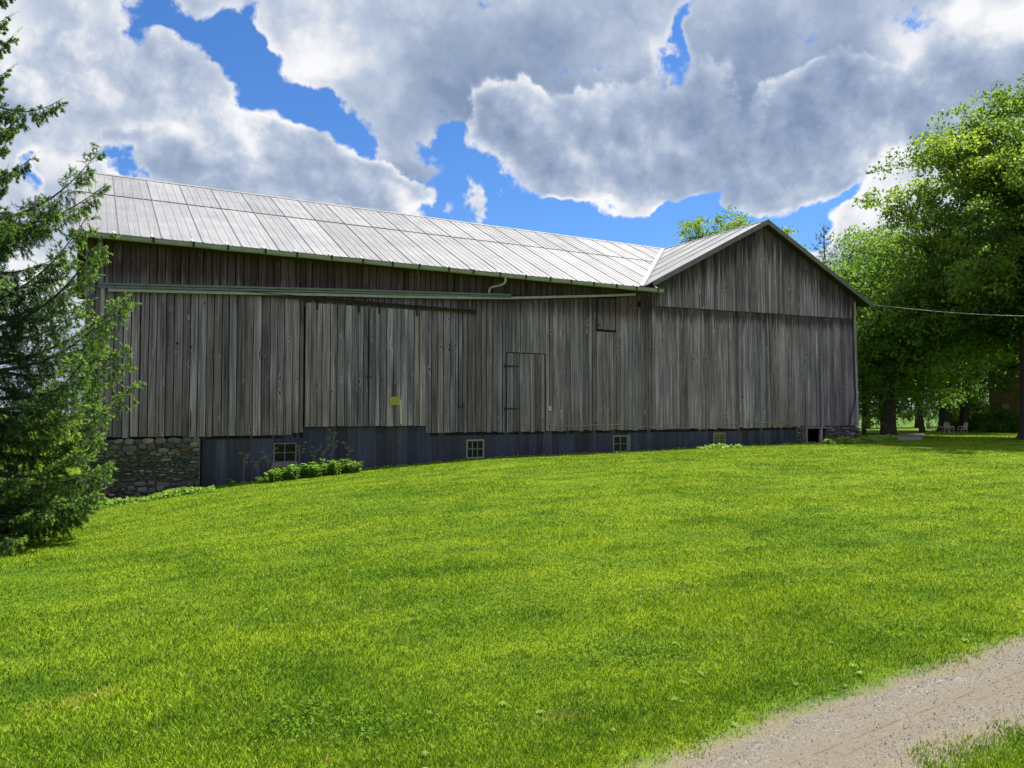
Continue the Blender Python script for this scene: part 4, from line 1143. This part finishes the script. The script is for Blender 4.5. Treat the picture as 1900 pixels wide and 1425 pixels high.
def spruce(name, label, base, H, prof, seed, branches, mat_, trunk_r, group=None, twig=.42, needle=.055, nn_=16, dens=9.0, explicit=(), zmin=.4, bark='bark', droopy=1.0, tipfac=1.0, sub=3, side=None):
    rng = np.random.default_rng(seed); r = random.Random(seed)
    bx, by = base; bz = gz(bx, by)
    root = empty(name, (bx, by, bz), label, 'tree', group)
    tb = MB()
    tb.tube([(bx, by, bz - .3), (bx, by, bz), (bx, by, bz + .4), (bx, by, bz + H * .5), (bx, by, bz + H)], [trunk_r * 1.5, trunk_r * 1.3, trunk_r, trunk_r * .55, .02], 10)
    specs = list(explicit)
    for k in range(branches):
        f = (k + r.random()) / branches
        z = zmin + (H - zmin - .1) * f ** 1.08
        R_ = np.interp(z, [p[0] for p in prof], [p[1] for p in prof]) * r.uniform(.78, 1.05)
        a = k * 2.39996 + r.uniform(-.3, .3)
        if side is not None: R_ *= 1 + .6 * max(0, -math.cos(a - side))
        rise = np.interp(z / H, [0, .3, .6, 1], [-.12, .12, .5, 1.0]) + r.uniform(-.15, .15)
        specs.append((a, z - R_ * max(rise, 0) * .6, R_, rise))
    TP = []; TD = []; TL = []; TT = []
    for (a, z, R_, rise) in specs:
        dirh = Vector((math.cos(a), math.sin(a), 0))
        z = max(z, .25)
        pts = []; K = 12
        zend = z + R_ * rise
        curl = .10 * R_
        for k in range(K + 1):
            t_ = k / K
            zz = z + (zend - z) * t_ - math.sin(t_ * PI) * curl * droopy + .05 * R_ * t_ ** 4
            p = Vector((bx, by, bz)) + dirh * (R_ * t_) + Vector((-dirh.y, dirh.x, 0)) * (.05 * R_ * math.sin(t_ * 4 + a)) + Vector((0, 0, zz))
            pts.append(p)
        tb.tube(pts, [max(.006, .035 * R_ / 2 * (1 - .9 * k / K)) for k in range(K + 1)], 5, cap=False)
        L_ = sum((pts[k + 1] - pts[k]).length for k in range(K))
        nt = int(L_ * dens * 2)
        for j in range(nt):
            t_ = .14 + .86 * (j + r.random()) / nt
            q = t_ * K; k = min(int(q), K - 1)
            p = pts[k].lerp(pts[k + 1], q - k)
            fwd = (pts[k + 1] - pts[k]).normalized()
            sd_ = Vector((-fwd.y, fwd.x, 0)).normalized() * (1 if j % 2 else -1)
            hang = r.random() < .55
            tl = twig * R_ / 2.2 * (1.1 - .62 * t_) * r.uniform(.6, 1.2) + .08
            if hang: d = (fwd * .25 + sd_ * .35 + Vector((0, 0, -1.0 * droopy))).normalized()
            else: d = (fwd * .75 + sd_ * .85 + Vector((0, 0, r.uniform(-.35, .08)))).normalized()
            TP.append(p); TD.append(d); TL.append(tl); TT.append(t_)
            for s_ in range(sub):
                u_ = r.uniform(.2, .9)
                d2 = (d + Vector((r.gauss(0, .55), r.gauss(0, .55), r.gauss(0, .35) - .15))).normalized()
                TP.append(p + d * tl * u_); TD.append(d2); TL.append(tl * .5 * (1.15 - u_ * .6)); TT.append(t_)
        TP.append(pts[-2]); TD.append((pts[-1] - pts[-2]).normalized()); TL.append(.25 + .1 * R_ * .3); TT.append(1)
    TP = np.array(TP); TD = unit(np.array(TD)); TL = np.array(TL); TT = np.array(TT)
    tb.build('trunk', M[bark], root, True)
    V = needle_spray(rng, TP, TD, TL, needle, nn_)
    # fresh growth sits at the ends of twigs and of outer branches
    tt = np.linspace(.05, 1, nn_)[None, :]
    fresh = np.clip((TT[:, None] - .2) * 1.5, 0, 1) * np.clip((tt - .25) * 1.7, 0, 1) * tipfac
    tn = np.clip(.17 + rng.normal(0, .12, (len(TP), nn_)) + fresh * .80 * rng.uniform(.5, 1.1, (len(TP), 1)), 0, 1)
    np_mesh('foliage', V, 3, np.repeat(tn.ravel(), 3), mat_, root)
    return root
# Norway spruce beside the left end of the barn.  Branches that show against the sky or
# the boards are set one by one: azimuth, height where they leave the trunk, reach, rise per metre
SPX, SPY = -1.50, 15.08
aR = R(-29.2)      # towards the barn side
ex = [(aR + .12, 7.35, 1.2, .02), (aR - .5, 6.9, .85, -.1), (aR + .05, 5.35, 1.85, .58), (aR + .5, 5.3, 1.75, .45), (aR - .35, 5.0, 1.6, .25), (aR, 3.95, 1.75, .80), (aR + .3, 3.7, 1.7, .6), (aR - .2, 3.5, 2.30, .62), (aR + .45, 3.0, 2.2, .55), (aR - .05, 2.9, 2.35, .42), (aR + .2, 2.5, 2.3, .30), (aR - .35, 2.3, 2.4, .30), (aR + .55, 2.1, 2.3, .22), (aR + .02, 1.85, 2.05, .14), (aR - .15, 1.35, 1.95, .10), (aR + .3, 1.2, 1.95, .05), (aR + .05, .95, 2.0, -.02), (aR - .4, .8, 1.8, .0), (aR + .2, .75, 1.7, -.08), (aR + .6, .7, 1.6, -.05), (aR - .1, 8.3, .5, .2), (aR + .1, 9.1, .4, .2), (aR, 9.8, .4, .3)]
spruce('spruce_tree', 'tall drooping green spruce in the left foreground, with bright tips against the barn corner', (SPX, SPY), 12.2,
       [(0, 1.5), (1.2, 1.95), (3.0, 2.1), (4.5, 1.45), (6, .9), (7, .55), (8, .35), (10, .25), (12.2, .1)], 5, 104, M['conifer'], .17, explicit=ex, needle=.042, nn_=30, dens=15, sub=5, side=aR)

# big broadleaf at the right edge of the picture and its neighbours
broadleaf('broadleaf_tree', 'huge spreading leafy tree filling the right edge, sunlit on its crown', (36.9, 18.7), 16.7, 6.4, 3.2, 12, M['maple'], 330, 450, .155, .42, centre=(.5, -.3), puff=1.0, tone=(.52, .28), group='trees in the yard right of the barn', shell=.42, skew=[(0, .95), (.5, 1.05), (.72, .92), (.85, .78), (1, .65)])
broadleaf('broadleaf_tree', 'thick-trunked dark leafy tree just right of the barn corner, its trunk flared at the foot', (36.2, 25.0), 10.5, 5.0, 1.2, 13, M['maple_dark'], 220, 260, .16, .28, puff=1.05, tone=(.5, .25), group='trees in the yard right of the barn', bark='bark', trunk_top=.7)
broadleaf('broadleaf_tree', 'dark leafy tree whose trunk stands behind the garden chairs and table', (47.5, 29.1), 12.5, 6.0, 1.4, 14, M['maple_dark'], 200, 130, .25, .36, puff=1.1, tone=(.45, .25), group='trees in the yard right of the barn', trunk_top=.7)
broadleaf('broadleaf_tree', 'light green leafy tree rising above the right eave of the wing', (38.6, 27.2), 11.6, 3.2, 1.6, 15, M['maple'], 130, 260, .14, .16, puff=1.0, tone=(.5, .25), group='trees in the yard right of the barn', skew=[(0, 1.2), (.5, 1.0), (1, .55)])
broadleaf('broadleaf_tree', 'leafy treetop showing over the roof ridge left of the gable peak', (38.2, 37.1), 14.5, 3.8, 6.0, 16, M['maple'], 190, 300, .15, .3, puff=.85, tone=(.6, .25))
broadleaf('broadleaf_tree', 'dark leafy tree hanging low in front of the brick house', (48.6, 28.4), 10.0, 3.8, 3.0, 17, M['maple_dark'], 110, 90, .27, .26, puff=1.1, tone=(.35, .25), group='trees in the yard right of the barn')
# thin leaning sapling and lopsided pole-like stem
broadleaf('sapling', 'slender leaning sapling between the two thick trunks in the yard', (45.0, 29.0), 4.6, 1.3, 1.6, 18, M['maple_dark'], 22, 60, .2, .14, cat='sapling', lean=(-.5, .3), puff=.7, trunk_top=.85)
# sparse conifer top over the wing eave
spruce('spruce_tree', 'sparse thin-topped spruce poking above the right slope of the wing roof', (40.9, 32.6), 13.2, [(0, 2.6), (6, 2.3), (10, 1.5), (12, .8), (13.2, .15)], 23, 70, M['conifer'], .2, needle=.13, nn_=7, dens=3.4, sub=2, twig=.5, zmin=2.5, tipfac=.4, bark='bark_grey')
spruce('spruce_tree', 'dark drooping spruce on a thin trunk close behind the barn corner', (38.2, 28.0), 10.5, [(0, 2.2), (3, 3.0), (6, 2.2), (9, 1.0), (10.5, .1)], 24, 80, M['conifer'], .11, needle=.13, nn_=8, dens=4.5, sub=2, twig=.6, zmin=1.3, tipfac=.25)
# darker spruces along the back of the yard, their skirts hanging just clear of the grass
for (x, y, H, sd__, lb) in ((51.5, 37.5, 11.5, 31, 'dark spruce at the back of the yard, leftmost of the row'), (57.0, 37.0, 12.5, 32, 'dark spruce at the back of the yard, second from the left of the row'), (62.0, 36.6, 12, 33, 'dark spruce at the back of the yard, third from the left of the row'), (66.0, 35.0, 13, 34, 'dark spruce at the back of the yard, rightmost of the row beside the brick house')):
    spruce('spruce_tree', lb, (x, y), H, [(0, 2.6), (3, 3.4), (6, 2.6), (9, 1.4), (H, .1)], sd__, 70, M['conifer'], .24, needle=.2, nn_=6, dens=3.0, sub=2, twig=.75, zmin=1.1, tipfac=.2, group='spruces along the back of the yard')
# clipped dark shrub before the house
def shrub(name, label, x, y, rx, ry, h, seed, mat_, n_, ls, group=None, tone=(.3, .2)):
    rng = np.random.default_rng(seed); z = gz(x, y)
    root = empty(name, (x, y, z), label, 'shrub', group)
    d = unit(rng.normal(0, 1, (n_, 3))); d[:, 2] = np.abs(d[:, 2])
    rad = rng.uniform(.45, 1.0, (n_, 1)) * (1 + .18 * np.sin(d[:, :1] * 7 + seed) + .12 * np.sin(d[:, 1:2] * 9))
    c = d * rad * np.array([rx, ry, h]) + np.array([x, y, z + .05])
    np_mesh('foliage', leaf_quads(rng, c, None, ls, .3, .2), 4, np.repeat(np.clip(rng.normal(*tone, n_), 0, 1), 4), mat_, root)
    tb = MB(); r = random.Random(seed)
    for k in range(9):
        a = r.uniform(0, 6.28); tb.tube([(x, y, z - .05), (x + math.cos(a) * rx * .3, y + math.sin(a) * ry * .3, z + h * .4), (x + math.cos(a) * rx * .6, y + math.sin(a) * ry * .6, z + h * .75)], [.03, .02, .008], 5)
    tb.build('stem', M['bark'], root)
shrub('shrub', 'wide dark rounded shrub against the brick house wall', 49.6, 26.6, 1.9, 1.5, 1.35, 41, M['maple_dark'], 9000, .13)
shrub('shrub', 'low dark shrub left of the wide one, behind the garden furniture', 49.9, 29.3, 1.1, 1.0, 1.3, 42, M['maple_dark'], 4500, .12)
shrub('shrub', 'tall dark bushy evergreen shrub at the left corner of the brick house', 52.6, 30.4, 1.9, 1.6, 4.2, 44, M['maple_dark'], 9000, .16)
shrub('shrub', 'dark shrub under the house window at the right edge', 47.0, 23.2, .9, .9, .9, 43, M['maple_dark'], 3000, .11)

# ------------------------------------------------------------------ weeds at the foot of the barn
def leafy_weed(x, y, h, seed, r_=.2, mat_=None, name='weed', label='', group=None, cat='weed', nst=7, lw=.05, tone=(.5, .25)):
    r = random.Random(seed); rng = np.random.default_rng(seed); z = gz(x, y)
    root = empty(name, (x, y, z), label, cat, group)
    tb = MB(); P = []; D = []
    for k in range(nst):
        a = r.uniform(0, 6.28); rr_ = r_ * math.sqrt(r.random()); hh = h * r.uniform(.6, 1.05)
        x0, y0 = x + math.cos(a) * rr_ * .6, y + math.sin(a) * rr_ * .4
        x1, y1 = x + math.cos(a) * rr_ * 1.2, y + math.sin(a) * rr_ * .8
        tb.tube([(x0, y0, z - .02), ((x0 + x1) / 2, (y0 + y1) / 2, z + hh * .55), (x1, y1, z + hh)], [.006, .005, .003], 4)
        m_ = int(hh / .035)
        for j in range(m_):
            f = .15 + .85 * j / m_
            for q in range(2):
                P.append((x0 + (x1 - x0) * f, y0 + (y1 - y0) * f, z + hh * f)); b = j * 1.57 + q * PI + r.gauss(0, .3)
                D.append((math.cos(b), math.sin(b), r.uniform(-.35, .35)))
    tb.build('stem', M['weed'], root)
    P = np.array(P); D = unit(np.array(D)); N = len(P)
    L_ = rng.uniform(.6, 1.2, (N, 1)) * lw * 1.7
    s = unit(np.cross(D, [0, 0, 1])) * L_ * .24
    dn = np.array([0, 0, -1.]) * L_ * .25
    V = np.stack([P, P + D * L_ * .5 + s, P + D * L_ + dn, P + D * L_ * .5 - s], 1).reshape(-1, 3)
    np_mesh('leaves', V, 4, np.repeat(np.clip(rng.normal(*tone, N), 0, 1), 4), mat_ or M['weed'], root)
    return root
wp = [(3.38, .20), (4.15, .16), (4.33, .30), (4.50, .34), (4.68, .30), (4.88, .36), (5.08, .38), (5.27, .33), (5.45, .34), (5.63, .42), (5.80, .40), (5.98, .36), (6.15, .34), (6.32, .37), (6.48, .30)]
for i, (x, h) in enumerate(wp):
    lab = 'lone small leafy weed near the stone footing' if i == 0 else (['', 'leftmost', 'second', 'third', 'fourth', 'fifth', 'sixth', 'seventh', 'middle, eighth', 'ninth', 'tenth', 'eleventh', 'twelfth', 'thirteenth', 'rightmost'][i] + ('' if i in (1, 14) else ' from the left') + ' leafy green weed of the clump by the first basement window')
    leafy_weed(x, FY - .48 - .13 * (i % 3), h * 1.15, 60 + i, .19 if i else .09, label=lab, group=None if i == 0 else 'leafy weeds along the base boards', name='weed', nst=14 if i else 5, lw=.062)
def dry_stalk(x, y, h, seed, label, lean=0.):
    r = random.Random(seed); z = gz(x, y); mb = MB()
    top = Vector((x + lean, y, z + h))
    mb.tube([(x, y, z), (x + lean * .4, y, z + h * .5), top], [.009, .007, .004], 5, .6)
    for k in range(6):
        f = .5 + .5 * k / 6; a = r.uniform(0, 6.28); p = Vector((x, y, z)).lerp(top, f)
        q = p + Vector((math.cos(a) * .14, math.sin(a) * .08, .12)) * r.uniform(.6, 1.4)
        mb.tube([p, p.lerp(q, .5) + Vector((0, 0, -.01)), q], [.004, .0035, .003], 4, .7)
        for j in range(7):
            d = Vector((r.gauss(0, 1), r.gauss(0, .6), r.uniform(.1, 1))).normalized() * .05
            mb.tube([q, q + d], [.003, .0025], 3, .8)
            c = q + d; s = .010
            mb.add([c + Vector(v) * s for v in ((1,0,0),(0,1,0),(-1,0,0),(0,-1,0),(0,0,1),(0,0,-1))], [(0,1,4),(1,2,4),(2,3,4),(3,0,4),(1,0,5),(2,1,5),(3,2,5),(0,3,5)], .9)
    tag(mb.build('dry_stalk', M['dry']), label, 'dead stalk')
dry_stalk(5.98, FY - .2, 1.12, 1, 'tallest dead brown weed stalk, spreading above the leafy clump', .10)
dry_stalk(5.78, FY - .22, .66, 2, 'short dead stalk just left of the tallest one')
dry_stalk(5.55, FY - .22, .72, 3, 'dead stalk between the first basement window and the tallest stalk')
dry_stalk(6.40, FY - .2, .72, 4, 'dead stalk right of the tallest one, over the end of the clump', .12)
dry_stalk(5.13, FY - .2, .85, 5, 'dead stalk standing against the right side of the first window')
dry_stalk(4.30, FY - .2, .72, 6, 'dead stalk standing just left of the first window', .04)
dry_stalk(4.05, FY - .2, .55, 7, 'short dead stalk second left of the first window')
dry_stalk(3.70, FY - .2, .75, 8, 'faint thin dead stalk on the blue boards nearest the stone footing')
# creeping broad leaves at the foot of the left and right stone footing
def creeper(x0, x1, yf, n_, seed, hmax, ls, label):
    rng = np.random.default_rng(seed)
    x = rng.uniform(x0, x1, n_); dens = .5 + .5 * np.sin(x * 3.1 + seed) * np.sin(x * 1.3)
    k = rng.uniform(0, 1, n_) < .25 + dens; x = x[k]
    y = yf(x) - np.abs(rng.normal(0, .16, len(x)))
    z = ground_z(x, y) + rng.uniform(0, 1, len(x)) ** 1.6 * hmax * (.4 + .6 * np.abs(np.sin(x * 2.3)))
    V = leaf_quads(rng, np.stack([x, y, z], -1), None, ls, .6, 0)
    tag(np_mesh('ground_cover', V, 4, np.repeat(np.clip(rng.normal(.7, .2, len(x)), 0, 1), 4), M['weed']), label, 'weeds', kind='stuff')
creeper(-1.6, 2.9, lambda x: np.where(x > 0, FY - .52, FY - .52 + x * .9), 6500, 71, .17, .075, 'bright leafy weeds creeping along the left stone footing')
creeper(25.6, 31.5, lambda x: np.where(x < 28.4, FY - .5, FY - .5 + (x - 28.4) * .35), 4200, 72, .24, .13, 'pale broad-leaved weeds around the right stone footing')
creeper(19.0, 20.9, lambda x: FY - .5 + 0 * x, 520, 73, .16, .11, 'pale weed patch below the fourth basement window')
creeper(2.9, 19.0, lambda x: FY - .12 + 0 * x, 1500, 74, .07, .05, 'scattered small weeds along the blue base boards')
creeper(20.9, 25.6, lambda x: FY - .12 + 0 * x, 420, 75, .08, .07, 'scattered small weeds under the wing boards')
# broad plantain rosettes in the near lawn edge
def rosette(x, y, seed, s=.06):
    rng = np.random.default_rng(seed); n_ = 9; z = gz(x, y) + .012
    a = np.arange(n_) * 2 * PI / n_ + rng.normal(0, .2, n_); L_ = s * rng.uniform(.7, 1.2, n_)
    V = []
    for k in range(n_):
        d = np.array([math.cos(a[k]), math.sin(a[k]), 0]); q = np.array([-d[1], d[0], 0]); l = L_[k]
        V += [[x, y, z], *(np.array([x, y, z]) + d * l * .55 + q * l * .26 + [0, 0, l * .35])[None], *(np.array([x, y, z]) + d * l + [0, 0, l * .15])[None], *(np.array([x, y, z]) + d * l * .55 - q * l * .26 + [0, 0, l * .35])[None]]
    V = np.array([np.array(v, float) for v in V])
    return V, np.repeat(rng.uniform(.3, .8, n_), 4)
PV = []; PT = []
rg = np.random.default_rng(77)
for i in range(60):
    x = rg.uniform(-1, 9); y = float(track_hi(x)) + abs(rg.normal(0, .45)) + .12
    v, t_ = rosette(x, y, 900 + i, rg.uniform(.015, .032)); PV.append(v); PT.append(t_)
tag(np_mesh('plantain', np.concatenate(PV), 4, np.concatenate(PT), M['weed']), 'low plantain rosettes along the lawn edge by the wheel track', 'weeds', kind='stuff')

# ------------------------------------------------------------------ yard: slab, garden furniture, brick house
yz = gz(35, 23)
sl = MB(); sl.hexa([(30.9, 21.6, yz - .1), (32.6, 21.0, yz - .1), (40.6, 26.0, yz - .1), (34.8, 25.2, yz - .1), (30.9, 21.6, yz + .07), (32.6, 21.0, yz + .07), (40.6, 26.0, yz + .07), (34.8, 25.2, yz + .07)])
tag(sl.build('paving', plain('old_concrete', (.30, .285, .26), .9, 0, .2, 2)), 'pale worn concrete apron right of the barn', 'paving', kind='structure')
met = plain('cream_metal', (.50, .48, .38), .5)
def gchair(x, y, rot, label):
    z = gz(x, y); root = empty('garden_chair', (x, y, z), label, 'chair', 'garden chairs round the table')
    c_, s_ = math.cos(rot), math.sin(rot)
    def T(p): return (x + (p[0] * c_ - p[1] * s_) * .62, y + (p[0] * s_ + p[1] * c_) * .62, z + p[2] * .62)
    def bx(a, b, nm):
        mb = MB(); (x0, y0, z0), (x1, y1, z1) = a, b
        mb.hexa([T(p) for p in [(x0,y0,z0),(x1,y0,z0),(x1,y1,z0),(x0,y1,z0),(x0,y0,z1),(x1,y0,z1),(x1,y1,z1),(x0,y1,z1)]]); return mb
    bx((-.27, -.27, .40), (.27, .27, .44), 's').build('seat', met, root)
    bk = MB()
    for k in range(7):
        u_ = -.24 + k * .08; bk.tube([T((u_, .27, .44)), T((u_, .33, .95))], .014, 5)
    bk.tube([T((-.27, .27, .44)), T((-.27, .34, .93)), T((-.15, .35, 1.02)), T((.15, .35, 1.02)), T((.27, .34, .93)), T((.27, .27, .44))], .02, 6)
    bk.build('backrest', met, root)
    for (a, b) in ((-.24, -.24), (.24, -.24), (-.24, .24), (.24, .24)):
        q = MB(); q.tube([T((a, b, .41)), T((a * 1.12, b * 1.12, 0))], .018, 6); q.build('leg', met, root)
    for a in (-.29, .29):
        q = MB(); q.tube([T((a, .28, .66)), T((a, -.22, .66)), T((a, -.26, .42))], .018, 6); q.build('armrest', met, root)
def gtable(x, y, rad, h, label, name='garden_table', cat='table'):
    z = gz(x, y); root = empty(name, (x, y, z), label, cat)
    q = MB(); q.tube([(x, y, z + h - .03), (x, y, z + h)], rad, 24); q.build('table_top', met, root)
    for k in range(4):
        a = k * PI / 2 + .4; q = MB(); q.tube([(x + math.cos(a) * rad * .35, y + math.sin(a) * rad * .35, z + h - .03), (x + math.cos(a) * rad * .25, y + math.sin(a) * rad * .25, z + h * .5), (x + math.cos(a) * rad * .8, y + math.sin(a) * rad * .8, z)], .02, 6); q.build('leg', met, root)
gchair(42.75, 26.95, R(60), 'cream garden chair on the left side of the table in the yard')
gchair(43.9, 26.6, R(-20), 'cream garden chair behind the right side of the table in the yard')
gchair(44.0, 25.9, R(-120), 'cream garden chair in front, rightmost by the table in the yard')
gtable(43.3, 26.5, .42, .40, 'round cream garden table on the lawn beyond the barn')
# brick house
hs = empty('brick_house', (56.5, 25.5, gz(52, 26)), 'red brick house with white trim behind the big tree at the right edge', 'house')
m, t = mat('red_brick')
P = t.pos()
xy = t.n('ShaderNodeSeparateXYZ', {0: P})
u1 = t.math('ADD', t.math('MULTIPLY', xy.outputs[1], 1.0), t.math('MULTIPLY', xy.outputs[0], 1.0))
bv = t.n('ShaderNodeCombineXYZ', {0: u1, 1: xy.outputs[2], 2: 0}).outputs[0]
br = t.n('ShaderNodeTexBrick', {'Vector': bv, 'Color1': (.26, .075, .045, 1), 'Color2': (.34, .11, .065, 1), 'Mortar': (.32, .27, .23, 1), 'Scale': 1.0, 'Mortar Size': .008, 'Brick Width': .22, 'Row Height': .075})
M['brick'] = fin(m, t, br.outputs[0], .9)
M['shingle'] = plain('dark_shingles', (.07, .068, .07), .9, 0, .3, 8)
M['darkglass'] = plain('dark_window_glass', (.02, .025, .03), .12, 0, .1, 3, spec=.6)
hx0, hy0, hx1, hy1, hz0, hz1 = 51.6, 20.5, 62, 28.6, gz(52, 26) - .3, 6.2
q = MB(); q.box((hx0, hy0, hz0), (hx1, hy1, hz1))
q.add([(hx0, hy0, hz1), (hx0, hy1, hz1), (hx0, (hy0 + hy1) / 2, hz1 + 3.0)], [(0, 2, 1)]); q.add([(hx1, hy0, hz1), (hx1, hy1, hz1), (hx1, (hy0 + hy1) / 2, hz1 + 3.0)], [(0, 1, 2)])
q.build('wall', M['brick'], hs)
q = MB(); ym = (hy0 + hy1) / 2
for (ya, yb) in ((hy0 - .4, ym), (hy1 + .4, ym)):
    q.hexa([(hx0 - .4, ya, hz1 - .3), (hx1 + .4, ya, hz1 - .3), (hx1 + .4, yb, hz1 + 3.0), (hx0 - .4, yb, hz1 + 3.0), (hx0 - .4, ya, hz1 - .15), (hx1 + .4, ya, hz1 - .15), (hx1 + .4, yb, hz1 + 3.2), (hx0 - .4, yb, hz1 + 3.2)])
rf_ = q.build('roof', M['shingle'], hs)
q = MB(); q.box((58, ym - .5, hz1 + 2), (59, ym + .5, hz1 + 4.6)); q.build('chimney', M['brick'], rf_)
for (y0, y1, z0, z1) in ((24.4, 25.5, 1.3, 3.0), (22.0, 23.1, 1.3, 3.0), (24.4, 25.5, 4.2, 5.6), (22.0, 23.1, 4.2, 5.6), (26.3, 27.4, 4.2, 5.6)):
    q = MB(); x = hx0
    q.box((x - .05, y0 - .1, z0 - .1), (x + .02, y0, z1 + .1)); q.box((x - .05, y1, z0 - .1), (x + .02, y1 + .1, z1 + .1))
    q.box((x - .052, y0, z1), (x + .02, y1, z1 + .1)); q.box((x - .07, y0, z0 - .12), (x + .02, y1, z0)); q.box((x - .03, y0, (z0 + z1) / 2 - .03), (x + .01, y1, (z0 + z1) / 2 + .03))
    wm = q.build('window', M['white'], hs)
    q = MB(); q.box((x - .012, y0, z0), (x - .004, y1, z1)); q.build('pane', M['darkglass'], wm)
# round white wall ornament: rings and spokes
oc = Vector((hx0 - .06, 27.55, 1.98)); orn = MB()
for rad_ in (.20, .12, .04):
    n = 22; orn.tube([oc + Vector((0, math.cos(2 * PI * k / n) * rad_, math.sin(2 * PI * k / n) * rad_)) for k in range(n + 1)], .017, 5)
for k in range(12):
    a = 2 * PI * k / 12; orn.tube([oc + Vector((0, math.cos(a) * .04, math.sin(a) * .04)), oc + Vector((0, math.cos(a) * .2, math.sin(a) * .2))], .007, 4)
tag(orn.build('wall_ornament', M['white']), 'round white openwork ornament on the brick house wall', 'ornament')
# white garden urn on its side near the house corner
bz = gz(50, 25.0)
u_ = MB(); 
pf = [(.10, 0), (.13, .03), (.06, .10), (.08, .16), (.18, .26), (.23, .38), (.22, .42), (.25, .44)]
n = 14; vs = []; fs = []
for (r_, h_) in pf:
    vs += [(49.2 + math.cos(2 * PI * k / n) * r_ * 1.4, 24.9 + math.sin(2 * PI * k / n) * r_ * 1.4, bz + h_ * 1.2) for k in range(n)]
for i in range(len(pf) - 1):
    for k in range(n):
        k2 = (k + 1) % n; fs.append((i * n + k, i * n + k2, (i + 1) * n + k2, (i + 1) * n + k))
u_.add(vs, fs)
tag(u_.build('garden_urn', M['white']), 'small white garden urn by the house shrub at the right edge', 'urn')
